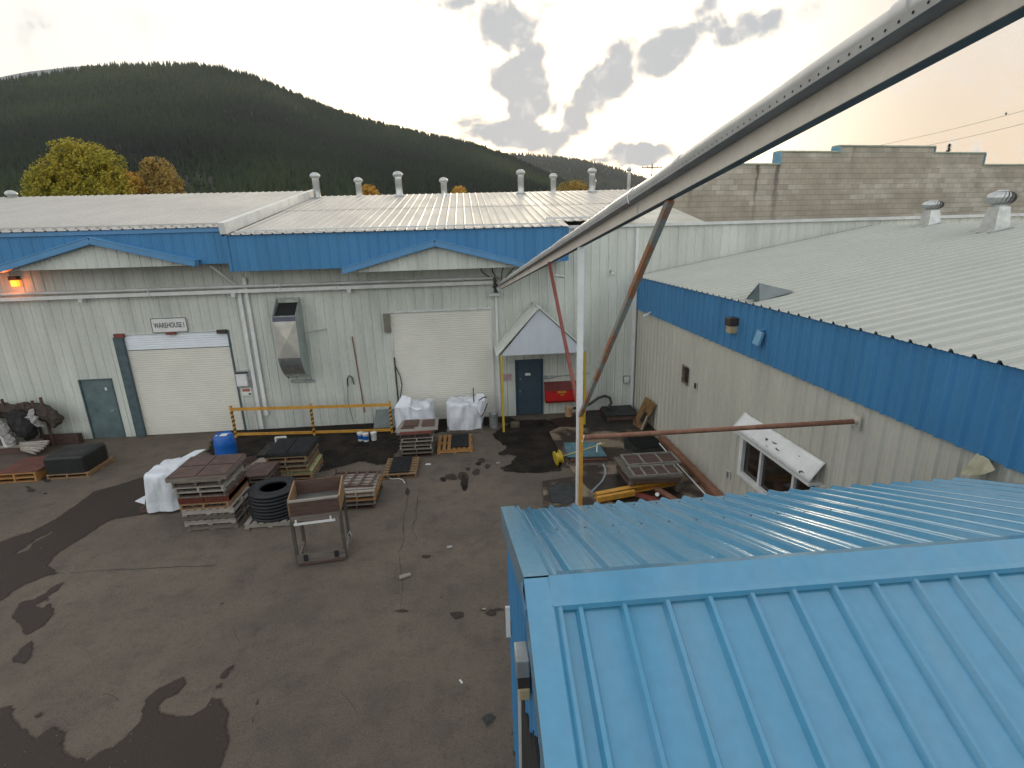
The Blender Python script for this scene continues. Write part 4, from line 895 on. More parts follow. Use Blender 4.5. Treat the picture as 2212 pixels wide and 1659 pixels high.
# control box and notice right of door
box_thing('control_box', 'white control box on a grey plate right of the left roller door', 'box', [('plate', GALD, [(-8.06, -7.56, D-.05, D-.028, 1.58, 2.18)]), ('cover', WHITE, [(-8.03, -7.68, D-.16, D-.05, 1.66, 2.10)]), ('top_lip', CHARC, [(-8.03, -7.66, D-.18, D-.05, 2.10, 2.14)])], (-7.85, D, 1.6))
t = box_thing('notice_sign', 'small red and white notice under the white control box', 'sign', [('board', WHITE, [(-7.96, -7.64, D-.04, D-.026, 1.28, 1.54)]), ('red_band', mat('faded_red', (0.45, 0.13, 0.10), 0.6), [(-7.94, -7.68, D-.044, D-.041, 1.43, 1.52)]), ('logo_mark', CHARC, [(-7.75, -7.71, D-.044, D-.041, 1.31, 1.37), (-7.70, -7.66, D-.044, D-.041, 1.31, 1.37), (-7.73, -7.68, D-.044, D-.041, 1.31, 1.335)])], (-7.8, D, 1.3))
t = box_thing('notice_sign', 'faded pink and white notice left of the slate blue door', 'sign', [('board', mat('faded_pink', (0.52, 0.42, 0.46), 0.6), [(1.08, 1.44, D-.06, D-.04, 1.35, 1.62)]), ('red_lines', mat('red_print', (0.42, 0.14, 0.16), 0.6), [(1.10, 1.42, D-.064, D-.061, 1.555, 1.565), (1.10, 1.42, D-.064, D-.061, 1.405, 1.415)])], (1.26, D, 1.35))
for k in range(3):
    b = B()
    x = 1.14
    while x < 1.38:
        w = random.uniform(.02, .05); b.box(x, min(x+w, 1.39), D-.064, D-.061, 1.44+k*.04, 1.458+k*.04); x += w+.012
    b.build('print_line', MATS['red_print'], t)
# security cameras
def seccam(label, p, aim):
    t = thing('security_camera', label, 'camera', p); p = Vector(p); a = Vector(aim).normalized()
    b = B(); b.tube([p, p+Vector(aim)*0+Vector((0, 0, 0))-a*0], .001, 3) if False else b.tube([p-Vector((0, 0, 0)), p+a*.10], .035, 12); b.build('mount', GALD, t)
    b = B(); q = p+a*.09+Vector((0, 0, -.02)); b.tube([q, q+Vector((a.x*.12-.03, a.y*.12, -.07))*1.2], .035, 12); b.build('body', WHITE, t)
seccam('white camera on the tall pale wall, left of the corner downpipe', (4.98, D-.02, 5.12), (.3, -1, -.3))
seccam('white camera at the lower edge of the blue fascia near the corner', (XR-.08, 16.5, 3.86), (-1, .35, -.5))
for (x, z, s) in ((1.10, 4.45, .05), (5.62, 3.65, .05)):
    pass
box_thing('junction_box', 'small grey electrical box low on the pale wall by the corner downpipe', 'box', [('cover', GALD, [(5.55, 5.78, D-.10, D-.02, 1.05, 1.32)]), ('lid', ALU, [(5.57, 5.76, D-.105, D-.101, 1.07, 1.30)])], (5.66, D, 1.1))
# wall light and box on the blue fascia
t = thing('wall_light', 'brown wall pack lamp with amber lens on the right blue fascia', 'lamp', (XR-.08, 11.0, 4.2))
b = B(); b.box(XR-.30, XR-.08, 10.92, 11.16, 4.34, 4.52); b.build('hood', BRNP, t, bevel=.015)
b = B(); b.box(XR-.27, XR-.09, 10.94, 11.14, 4.17, 4.34); b.build('lens', LENS, t, bevel=.02)
t = thing('junction_box', 'light blue tilted box hanging on the right blue fascia', 'box', (XR-.08, 9.95, 4.1))
b = B(); b.bar((XR-.13, 9.95, 4.40), (XR-.20, 9.97, 4.12), .22, .06, up=(1, 0, 0)); b.build('case', mat('light_blue_box', (0.17, 0.36, 0.52), 0.45), t, bevel=.01); b = B(); b.bar((XR-.08, 9.95, 4.42), (XR-.16, 9.95, 4.42), .10, .03); b.build('bracket', BLUET, t)
for k, (y, z) in enumerate(((12.95, 2.38), (10.62, 1.98), (10.85, .78))):
    box_thing('wall_outlet', ['dark slot right of the small brown wall vent', 'dark oval fitting left of the white awning', 'grey outlet low on the cream wall, left of the window'][k], 'fitting', [('plate', CREAM if k < 2 else ALU, [(XR-.033, XR-.024, y-.08, y+.08, z-.10, z+.10)]), ('socket', CHARC if k < 2 else GALB, [(XR-.06, XR-.033, y-.035, y+.035, z-.07, z+.07)])], (XR, y, z))
b = B(); q = [Vector(at(u, v, 0, XR-d)) for u, v, d in ((2112, 978, .09), (2078, 1020, .16), (2098, 1024, .18), (2125, 1022, .18), (2150, 1014, .14), (2136, 992, .09))]; b.prism(q, (-.02, 0, -.02))
tag(b.build('loose_insulation', mat('cream_insulation', (0.42, 0.39, 0.27), 0.9, var=0.2, scale=6)), 'ragged cream membrane scrap where the blue shed meets the blue fascia', 'membrane')

# fume hood on wall -----------------------------------------------------------
t = thing('exhaust_hood', 'tall galvanised exhaust hood with cross-creased front on the warehouse wall', 'hood', (-5.9, D, 2.0))
xa, xb = -6.27, -5.57
prof = [(D-.03, 4.52), (D-.12, 4.60), (17.28, 4.08), (17.22, 3.92), (17.20, 2.72), (17.26, 2.50), (17.38, 2.28), (17.55, 2.08), (17.68, 1.98), (D-.03, 1.80)]
b = B(); n = len(prof)
b.add([(xa-.02, y, z) for y, z in prof], [tuple(range(n))]); b.add([(xb, y, z) for y, z in prof], [tuple(range(n))[::-1]]); b.build('side_panel', mat('painted_sheet', (0.36, 0.42, 0.40), 0.45, var=0.12), t)
vs = [(x, prof[i][0], prof[i][1]) for i in (4, 5, 6, 7, 8) for x in (xa-.02, xb)]
b = B(); b.add(vs, [(2*i, 2*i+1, 2*i+3, 2*i+2) for i in range(4)], True); b.build('curved_panel', GALB, t)
b = B(); p = [(xa-.02, prof[4][0], prof[4][1]), (xb, prof[4][0], prof[4][1]), (xb, prof[3][0], prof[3][1]), (xa-.02, prof[3][0], prof[3][1])]; cpt = ((xa+xb)/2, 17.155, 3.32)
b.add(p+[cpt], [(0, 1, 4), (1, 2, 4), (2, 3, 4), (3, 0, 4)]); b.build('front_panel', mat('brushed_sheet', (0.50, 0.48, 0.43), 0.38, metal=.35, var=.12), t)
b = B(); b.add([(xa-.02, 17.22, 3.92), (xb, 17.22, 3.92), (xb, 17.28, 4.08), (xa-.02, 17.28, 4.08)], [(0, 1, 2, 3)]); b.build('lip', mat('dark_lip', (0.07, 0.07, 0.10), .4, metal=.3), t)
b = B(); b.add([(xa+.03, 17.40, 4.10), (xb-.05, 17.40, 4.10), (xb-.05, 17.90, 4.45), (xa+.03, 17.90, 4.45)], [(0, 1, 2, 3)]); b.build('mouth', DARK, t)
b = B()
for (p0, p1) in (((xa-.02, 17.28, 4.08), (xb, 17.28, 4.08)), ((xb, 17.28, 4.08), (xb, D-.12, 4.60)), ((xb, D-.12, 4.60), (xa-.02, D-.12, 4.60)), ((xa-.02, D-.12, 4.60), (xa-.02, 17.28, 4.08))): b.bar(p0, p1, .035, .03)
b.build('rim', GALD, t)
b = B(); b.box(xb, xb+.04, D-.5, D-.03, 1.80, 1.83); b.box(xa, xb+.10, D-.06, D-.028, 1.66, 1.76); b.tube([(xb+.02, D-.25, 3.42), (xb+.75, D-.06, 3.50)], .014, 6); b.build('stay_rod', GALD, t); b = B(); b.tube([(xb-.02, 17.5, 2.6), (xb+.07, 17.9, 2.55), (xb+.08, 17.98, 3.2)], .012, 6); b.build('stay_rod', GALD, t)
# conduit bar, hook cable
b = B(); b.tube([(-4.02, D-.04, 3.2), (-3.88, D-.04, .45)], .02, 8); tag(b.build('conduit', RUST), 'thin rusty conduit standing on the wall left of the middle roller door', 'conduit')
b = B(); b.tube([(-4.36, D-.05, 1.75-.3), (-4.34, D-.06, 1.72), (-4.27, D-.07, 1.83), (-4.18, D-.06, 1.78), (-4.14, D-.05, 1.5)], .02, 8); b.tube([(-4.36, D-.05, 1.45), (-4.42, D-.05, .9), (-4.30, D-.08, .1)], .008, 6); tag(b.build('cable_hook', CHARC), 'curved cable hook low on the wall above the yellow barrier', 'cable')
# pipe fitting above red bin
b = B(); b.tube([(2.70, D-.05, 1.40), (2.95, D-.05, 1.42)], .05, 8); b.tube([(2.9, D-.06, 1.42), (4.3, D-.06, 1.50)], .016, 6); b.tube([(2.66, D-.05, 1.36), (2.66, D-.05, 1.47)], .06, 8); tag(b.build('gas_fitting', GALD), 'grey valve and thin pipe on the wall above the red box', 'pipe fitting')
# red box
t = thing('wall_box', 'red metal box with yellow label on the wall right of the slate blue door', 'box', (3.2, D, .4))
b = B(); b.prism([(2.62, D-.03, .50), (2.62, D-.30, .50), (2.62, D-.42, .62), (2.62, D-.42, 1.02), (2.62, D-.03, 1.22)], (1.14, 0, 0)); b.build('body', REDM, t, bevel=.01)
b = B(); b.prism([(2.60, D-.03, 1.235), (2.60, D-.45, 1.035), (2.60, D-.45, 1.00), (2.60, D-.43, 1.0), (2.60, D-.43, 1.022), (2.60, D-.03, 1.215)], (1.18, 0, 0)); b.build('lid', mat('dull_red', (0.20, 0.05, 0.045), .5), t)
b = B(); b.box(3.04, 3.36, D-.427, D-.421, .90, .98); b.box(3.14, 3.27, D-.427, D-.421, .81, .85); b.build('label_plate', ORG, t)
# small canopy over blue door -------------------------------------------------
t = thing('door_canopy', 'small steep gabled porch of pale metal on yellow poles over the slate blue door', 'canopy', (2.35, 16.6, 0))
ya = 16.55; xl, xr, xm, zb, zt_ = .98, 3.80, 2.26, 2.62, 4.10
b = B(); b.rib((0, ya, 0), X_, Z_, -Y_, xl+.06, xr-.04, zb, lambda q: zb+(zt_-zb)*max(0, 1-(xm-q)/(xm-xl) if q < xm else 1-(q-xm)/(xr-xm)), [(0, 0), (.28, 0), (.287, .006), (.297, .006)], PER, .1, extra=(xm,)); b.build('gable_panel', mat('lilac_white_steel', (0.55, 0.59, 0.63), .45, var=.04), t)
for nm, (x, s) in (('roof_slope', (xl-.14, 1)), ('roof_slope', (xr+.10, -1))):
    b = B(); L_ = Vector((xm-x, 0, zt_+.04-(zb-.02))); le = L_.length; L_.normalize(); nn = Vector((-L_.z, 0, L_.x))*(1 if s > 0 else -1)
    if nn.z < 0: nn = -nn
    b.rib((x, ya-.06, zb-.02), Y_, L_, nn, 0, D-ya+.03, 0, le, [(0, 0), (.20, 0), (.22, .024), (.24, .024), (.26, 0)], .27, .0); o = b.build(nm, WALL, t); mo = o.modifiers.new('thick', 'SOLIDIFY'); mo.thickness = .004
b = B()
for s in (-1, 1):
    pass
b.bar((xm, ya-.08, zt_+.05), (xm, D-.03, zt_+.05), .10, .02); b.bar((xm-.32, ya-.07, zt_-.26), (xm, ya-.07, zt_+.05), .02, .06, up=(0, 1, 0)); b.bar((xm, ya-.07, zt_+.05), (xm+.20, ya-.07, zt_-.14), .02, .05, up=(0, 1, 0)); b.build('ridge_cap', ALU, t)
b = B(); b.box(xl, xr, ya+.02, ya+.10, zb-.02, zb+.04); b.build('lintel', ALU, t)
for px_, py_, zb_ in ((.99, 16.45, zb+.02), (3.79, 16.60, zb+.02)):
    b = B(); b.box(px_-.035, px_+.035, py_-.035, py_+.035, 0, zb_); b.build('pole', YEL, t)

# ------------------------------------------------------------------ yellow barrier
t = thing('safety_barrier', 'yellow steel pipe rail barrier with striped posts in front of the warehouse wall', 'barrier', (-5.5, 17.1, 0))
fpx = [(-8.12, 17.35), (-5.45, 17.13), (-2.80, 16.95)]
for x, y in fpx:
    b = B(); b.box(x-.035, x+.035, y-.035, y+.035, 0, 1.14); o = b.build('post', ORG, t)
    b = B()
    for k in range(6):
        z = .10+k*.15; b.prism([(x-.036, y-.0365, z), (x+.036, y-.0365, z+.05), (x+.036, y-.0365, z+.11), (x-.036, y-.0365, z+.06)], (0, -.002, 0)); b.prism([(x+.0365, y-.036, z), (x+.0365, y+.036, z+.05), (x+.0365, y+.036, z+.11), (x+.0365, y-.036, z+.06)], (.002, 0, 0))
    b.build('stripe', BLACK, o)
for z, w in ((1.02, .10), (.12, .09)):
    for a, c in zip(fpx[:-1], fpx[1:]):
        b = B(); b.bar((a[0]+.035, a[1]-.01, z), (c[0]-.035, c[1]-.01, z), .035, w); b.build('rail', ORG, t)

# ------------------------------------------------------------------ pallets
def make_pallet(name, label, loc, rot, m, L=1.15, Wd=1.1, H=.13, group=None):
    t = thing(name, label, 'pallet', loc, group, rot)
    b = B(); n = 7; wv = L/n
    for i in range(n): b.box(-L/2+i*wv+.012+random.uniform(-.006, .006), -L/2+(i+1)*wv-.050, -Wd/2, Wd/2, H-.02, H+random.uniform(-.002, .002))
    b.build('deck', m, t, local=True)
    for y in (-Wd/2+.02, 0, Wd/2-.06):
        b = B(); b.box(-L/2, L/2, y, y+.04, .016, H-.02); b.build('stringer', m, t, local=True)
    b = B()
    for x in (-L/2, -.05, L/2-.1): b.box(x, x+.10, -Wd/2, Wd/2, 0, .016)
    b.build('bottom_board', m, t, local=True)
    return t
proto = None
def put_pallet(x, y, z, rot, m, label, group=None, sc=(1, 1, 1)):
    global proto
    if proto is None:
        proto = make_pallet('pallet', label, (x, y, z), rot, WGREY); t = proto
    else: t = copy_thing(proto, (x, y, z), rot, label)
    if 'group' in t: del t['group']
    if group: t['group'] = group
    t.scale = sc
    for c in t.children: c.material_slots[0].link = 'OBJECT'; c.material_slots[0].material = m
    return t
ORD = ['bottom', 'second', 'third', 'fourth', 'fifth', 'sixth', 'seventh', 'eighth', 'ninth', 'tenth']
def stack(x, y, n, z0, where, mats, sc=(1, 1, 1), dx=0.0, dy=0.0, jit=.02, group='stacked pallets', start=0, rot0=math.pi/2):
    if rot0: sc = (sc[1], sc[0], sc[2])
    z = z0
    for i in range(n):
        m = mats[i % len(mats)]; k = i+start
        cname = {'weathered_grey_wood': 'grey', 'tan_wood': 'tan', 'orange_wood': 'orange', 'brown_wood': 'brown', 'pale_board': 'pale'}[m.name]
        pos = 'lowest' if k == 0 else ORD[k]+' from the ground'
        put_pallet(x+dx*i+random.uniform(-jit, jit), y+dy*i+random.uniform(-jit, jit), z, rot0+random.uniform(-.02, .02), m, f'{cname} pallet, {pos} {where}', group, sc); z += .131*sc[2]
    return z
# big stack beside the white tarp
w1 = 'in the big stack beside the white tarp'
z = stack(-6.20, 11.82, 4, 0, w1, [WGREY, WPALE, WGREY, WPALE], dx=-.005, rot0=0.0, group='pallets of the big stack')
z = stack(-6.28, 11.90, 1, z, w1, [WTAN], start=4, group='pallets of the big stack')
t = thing('grate_block', 'rust red slab layer sandwiched between pallets of the big stack', 'slab', (-6.30, 11.9, z))
for k in (0, 1):
    b = B(); x0 = -.56+k*.57
    for i in range(14): b.box(x0+i*.04, x0+i*.04+.03, -.53, .53, 0, .15)
    b.box(x0, x0+.55, -.52, .52, .02, .13); b.build('grate', RUSTR, t, local=True)
z += .152
z = stack(-6.33, 11.93, 3, z, w1, [WGREY, WPALE, WGREY], start=5, dx=-.03, dy=.01, group='pallets of the big stack')
t = thing('crate_lid', 'dark brown plywood crate top on the big pallet stack beside the white tarp', 'crate', (-6.40, 12.0, z), rot=R(1))
b = B(); b.box(-.66, .66, -.60, .60, 0, .10); b.build('rim', WGREY, t, local=True)
for i, (x, y) in enumerate(((-.64, -.60), (.02, -.60), (-.64, .02), (.02, .02))):
    b = B(); b.box(x, x+.62, y+.01, y+.58, .10, .125); b.build('panel', PLYB, t, local=True)
# stack behind it
stack(-5.72, 13.0, 5, 0, 'in the low stack behind the big one', [WBRN, WGREY, WBRN], sc=(.75, .8, 1), jit=.03, group='pallets of the low brown stack')
b = B(); b.prism([(-6.0, 12.5, .69), (-5.3, 12.55, .69), (-5.28, 13.4, .69), (-5.9, 13.4, .69)], (0, 0, .03)); tag(b.build('plywood_sheet', PLYB), 'brown plywood sheet on the low stack behind the big stack', 'sheet')
# stack 2
w2 = 'in the stack with the yellow layer behind the tyres'
z = stack(-5.05, 14.02, 2, 0, w2, [WGREY, WTAN], group='pallets of the stack with the yellow layer')
t = thing('foam_tray', 'yellow-green wavy foam layer in the stack behind the tyres', 'foam', (-5.08, 14.02, z))
for k in (0, 1):
    b = B(); x0 = -.60+k*.61
    for i in range(8):
        b.tube([(x0+.04+i*.07, -.54, .06), (x0+.04+i*.07, .54, .06)], .055, 8)
    b.build('foam_block', FOAM, t, local=True)
z += .115
z = stack(-5.12, 14.05, 3, z, w2, [WTAN, WGREY, WTAN], start=2, dx=-.01, dy=.02, group='pallets of the stack with the yellow layer')
t = thing('black_grate', 'black slatted crate on top of the stack behind the tyres', 'crate', (-5.12, 14.12, z))
b = B(); b.box(-.58, .58, -.60, .60, 0, .10); b.build('frame', BURD, t, local=True)
for k in (0, 1):
    b = B()
    for i in range(13): b.box(-.55+k*.57, -.55+k*.57+.53, -.57+i*.088, -.57+i*.088+.06, .10, .125)
    b.build('slat_panel', BLACK, t, local=True)
b = B(); b.prism([(-6.4, 14.2, .30), (-5.9, 14.2, .30), (-5.85, 14.65, .30), (-6.3, 14.65, .30)], (0, 0, .03)); tag(b.build('cardboard_sheet', CARD), 'small tan board on the dark ledge left of the black crate stack', 'board')
t = thing('plastic_frame', 'small white open frame standing behind the black crate stack', 'frame', (-5.9, 15.6, .1))
b = B(); p0 = Vector((-6.05, 15.35, .35))
for a in (((0, 0, 0), (.30, .02, 0)), ((0, 0, 0), (0, 0, .32)), ((.30, .02, 0), (.30, .02, .32)), ((0, 0, .32), (.30, .02, .32))): b.bar(p0+Vector(a[0]), p0+Vector(a[1]), .045, .045)
b.build('frame_bars', WHITE, t); b = B(); b.box(-6.02, -5.78, 15.36, 15.38, .37, .65); b.build('mesh', GALD, t)
b = B(); b.box(-6.5, -5.8, 14.9, 15.9, .01, .30); b.prism([(-6.5, 15.9, .30), (-5.8, 15.9, .30), (-5.8, 15.2, .42)], (0, -.02, 0)); tag(b.build('dark_bin', BTARP), 'low charcoal box behind the black crate stack', 'box')
b = B(); b.cloth(-6.75, 14.3, 0.0, 1.1, 1.6, .22, seed=9, amp=.1, power=3, n=48, lv=8); tag(b.build('rubble_heap', mat('red_brown_dirt', (0.05, 0.022, 0.018), 0.9, var=.3, fine=.3)), 'low reddish dirt heap behind the big pallet stack', 'heap')
# stack 3 right of the cart
w3 = 'in the low stack right of the wooden cart'
z = stack(-2.95, 12.33, 4, 0, w3, [WBRN, WGREY, WORG, WPALE], sc=(.78, 1, .92), jit=.03, group='pallets right of the wooden cart')
t = thing('slatted_crate', 'open brown slatted crate lying on the low stack right of the cart', 'crate', (-3.15, 12.45, z))
b = B(); random.seed(3)
b.box(-.66, .60, -.42, -.38, 0, .05); b.build('rail', WBRN, t, local=True); b = B(); b.box(-.66, .60, .36, .40, 0, .05)
b.build('rail', WBRN, t, local=True)
b = B()
for x in (-.64, -.30, -.02, .25, .52): b.bar((x, -.42, .06), (x+.05, .42, .06), .06, .02)
b.build('slat', WBRN, t, local=True); b = B(); b.bar((-.36, -.40, .05), (-.30, -.30, .45), .035, .03); b.build('upright', WBRN, t, local=True)
t.rotation_euler = (0, 0, R(-4))
# stack 4
w4 = 'in the tall stack in front of the white bags'
z = stack(-1.75, 15.3, 6, 0, w4, [WBRN, WGREY, WPALE, WGREY, WPALE, WBRN], sc=(.88, .95, .95), jit=.035, group='pallets in front of the white bags')
b = B(); b.box(-2.22, -1.28, 14.80, 15.85, z, z+.07); tag(b.build('red_panel', REDB), 'red painted slab near the top of the tall stack by the white bags', 'slab')
t = thing('work_board', 'wide worn board carrying flat scraps on the tall stack by the white bags', 'board', (-1.72, 15.35, z+.07))
b = B(); b.prism([(-.66, -.55, 0), (.62, -.52, 0), (.60, .45, 0), (-.54, .45, 0)], (0, 0, .025)); b.build('sheet', WPALE, t, local=True)
b = B(); b.box(-.45, .0, -.2, .35, .025, .07); b.box(.12, .5, -.25, .3, .025, .06); b.box(-.5, -.1, -.35, -.25, .025, .05); b.build('scrap', WBRN, t, local=True)
# single pallets with black slats
for (x, y, rot, bx, m, lb, lb2) in ((-2.13, 13.95, 0.0, -.02, WTAN, 'tan pallet lying alone with a black slatted mat, left of the tall stack', 'black slatted mat on the lone pallet in the open yard'),
                                    (-.63, 15.52, math.pi/2, .16, WORG, 'orange-tan pallet with a black mat on its right half, in front of the white bags', 'black slatted mat covering half of the orange pallet by the bags')):
    put_pallet(x, y, 0, math.pi/2 if rot == 0 else 0, m, lb, sc=(1.05, .85, 1) if rot == 0 else (.95, 1.15, 1))
    b = B()
    w = .55
    for i in range(13): b.box(x+bx-w/2, x+bx+w/2, y-.52+i*.082, y-.52+i*.082+.055, .150, .180)
    b.box(x+bx-w/2, x+bx-w/2+.04, y-.52, y+.52, .133, .150); b.box(x+bx+w/2-.04, x+bx+w/2, y-.52, y+.52, .133, .150)
    tag(b.build('slatted_mat', BLACK), lb2, 'mat')
# fix the deck direction of the lone pallet: boards run left to right
# red top pallets, black cube at left
put_pallet(-13.1, 15.25, 0, math.pi/2, WORG, 'orange-tan lower pallet under the red-brown sheet at the left edge', 'pallets under the red-brown sheet', sc=(1.0, 1.05, 1))
put_pallet(-13.1, 15.25, .131, math.pi/2+.01, WORG, 'orange-tan upper pallet under the red-brown sheet at the left edge', 'pallets under the red-brown sheet', sc=(1.0, 1.05, 1))
b = B(); b.box(-13.66, -12.52, 14.72, 15.85, .264, .295); tag(b.build('plywood_sheet', PLYR), 'red-brown plywood sheet on the two pallets at the left', 'sheet')
put_pallet(-11.75, 15.35, 0, math.pi/2, WTAN, 'dark tan pallet under the black wrapped cube at the left', sc=(1.05, 1.05, 1))
b = B(); b.cloth(-11.80, 15.32, .132, 1.10, 1.08, .50, seed=4, amp=.012, power=14, fold=.008, top=.01); tag(b.build('wrapped_load', BTARP), 'black tarpaulin wrapped cube on a pallet by the left wall', 'load'); b = B(); b.box(-11.95, -11.80, 14.74, 14.76, .50, .56)
# white tarp load
put_pallet(-7.95, 12.85, 0, 0, WBRN, 'brown pallet under the white tarp beside the big stack', sc=(.75, 1.0, 1))
t = thing('tarp_load', 'white tarpaulin draped over a tall load beside the big pallet stack', 'tarp', (-7.95, 12.8, 0))
b = B(); b.cloth(-7.80, 12.80, .06, .72, 1.12, .94, seed=2, amp=.09, power=7, flare=.35, fold=.045, top=.05, n=96, lv=30); b.build('tarp', TARP, t)
b = B(); b.add([(-7.55, 12.95, 1.02), (-7.42, 13.25, 1.03), (-7.22, 13.62, 1.10), (-7.50, 13.66, 1.07), (-7.75, 13.3, 1.0)], [(0, 1, 2, 3, 4)]); o = b.build('flap', TARP, t); mo = o.modifiers.new('thick', 'SOLIDIFY'); mo.thickness = .01; b = B(); b.add([(-8.20, 12.40, .45), (-8.42, 12.28, .36), (-8.22, 12.30, .25)], [(0, 1, 2)])
o = b.build('flap', TARP, t); mo = o.modifiers.new('thick', 'SOLIDIFY'); mo.thickness = .01
# blue barrel
t = thing('barrel', 'blue plastic barrel with a white label on its lid', 'barrel', (-7.55, 15.35, 0))
b = B(); b.lathe((-7.55, 15.35, 0), [(.26, 0), (.29, .03), (.30, .25), (.305, .28), (.30, .31), (.30, .55), (.305, .58), (.30, .61), (.285, .80), (.25, .86), (.24, .88), (.225, .865), (0, .86)], 28); b.build('body', BARB, t)
b = B(); b.box(-7.60, -7.40, 15.18, 15.40, .872, .876); b.build('paper_label', WHITE, t); b = B(); b.lathe((-7.70, 15.25, .86), [(.03, 0), (.03, .02), (0, .02)], 10); b.build('bung', WHITE, t)
# tyre stack
put_pallet(-4.86, 11.75, 0, 0, WPALE, 'pale grey pallet under the stack of tyres', sc=(1.0, 1.0, 1))
R0 = .56
TN = ['bottom', 'second', 'third', 'fourth', 'fifth', 'sixth', 'seventh', 'top']
for k in range(8):
    z0 = .132+k*.084
    if k == 0:
        b = B(); b.lathe((0, 0, 0), [(.30, .015), (.31, .004), (.46, 0), (.54, .008), (.565, .025), (.565, .058), (.54, .076), (.46, .084), (.31, .080), (.30, .070), (.295, .04), (.30, .015)], 44)
        ty = b.build('tyre', TYRE); ty.location = (-4.86, 11.73, z0); tag(ty, 'bottom tyre of the black stack left of the wooden cart', 'tyre', 'stacked tyres')
    else:
        c = ty.copy(); COL.objects.link(c); c.location = (-4.86+random.uniform(-.012, .012), 11.73+random.uniform(-.012, .012), z0); c['label'] = TN[k]+(' tyre from the ground in the black stack left of the cart' if k < 7 else ' tyre of the black stack, its open hole showing')

# wooden cart
t = thing('wooden_cart', 'tall wooden cart with an open box tray on a caster frame', 'cart', (-3.31, 10.02, 0), rot=R(7))
hw, hd = .47, .38; zt0, zt1 = 1.14, 1.48
for x in (-1, 1):
    for y in (-1, 1):
        b = B(); b.box(x*hw-.03, x*hw+.03, y*hd-.03, y*hd+.03, .05, zt0+.02); b.build('leg', mat('grey_green_frame', (0.085, 0.08, 0.062), .7, var=.2) if 'grey_green_frame' not in MATS else MATS['grey_green_frame'], t, local=True)
b = B(); b.box(-hw, hw, -hd-.03, -hd, zt0-.0, zt1-.03); b.build('front_board', WBRN, t, local=True)
b = B(); b.box(-hw, hw, hd, hd+.03, zt0, zt1+.06); b.build('back_board', WBRN, t, local=True)
for x in (-1, 1):
    b = B(); b.prism([(x*hw, -hd, zt0), (x*hw, hd, zt0), (x*hw, hd, zt1+.08), (x*hw, -hd, zt1)], (x*.03, 0, 0)); b.build('side_board', WTAN, t, local=True)
b = B(); b.box(-hw, hw, -hd, hd, zt0+.06, zt0+.09); b.build('tray_floor', mat('grey_panel', (0.13, 0.13, 0.12), .6, var=.15), t, local=True)
b = B(); b.box(-hw, hw, -hd-.04, -hd+.03, zt1-.03, zt1); b.build('top_rail', WPALE, t, local=True)
b = B(); b.box(-hw, hw, -hd-.05, -hd-.01, zt0-.10, zt0-.0); b.build('apron', WGREY, t, local=True); b = B(); b.box(-hw+.05, hw-.10, -hd-.09, -hd-.06, zt0-.17, zt0-.13); b.box(-hw+.08, -hw+.11, -hd-.08, -hd-.05, zt0-.13, zt0-.06); b.box(hw-.2, hw-.17, -hd-.08, -hd-.05, zt0-.13, zt0-.06); b.build('handle_bar', WHITE, t, local=True)
b = B(); b.box(-hw, hw, -hd-.04, -hd, .08, .26); b.build('base_board', WGREY, t, local=True); b = B(); b.box(-hw, hw, -hd-.05, -hd+.03, .03, .08); b.build('base_rail', WBRN, t, local=True)
for x in (-hw, hw): b = B(); b.box(x-.025, x+.025, -hd, hd, .06, .12); b.build('side_rail', WGREY, t, local=True)
for x in (-hw+.17, hw-.17):
    b = B(); b.tube([(x-.03, -hd-.02, .19), (x+.03, -hd-.02, .19)], .045, 12); b.box(x-.04, x+.04, -hd-.06, -hd-.03, .12, .26); b.build('caster', BLACK, t, local=True)
b = B(); b.tube([(hw+.03, -.1, .35), (hw+.10, -.14, .50), (hw+.13, -.16, .40), (hw+.08, -.12, .20)], .012, 8); b.build('hook', GALD, t, local=True)

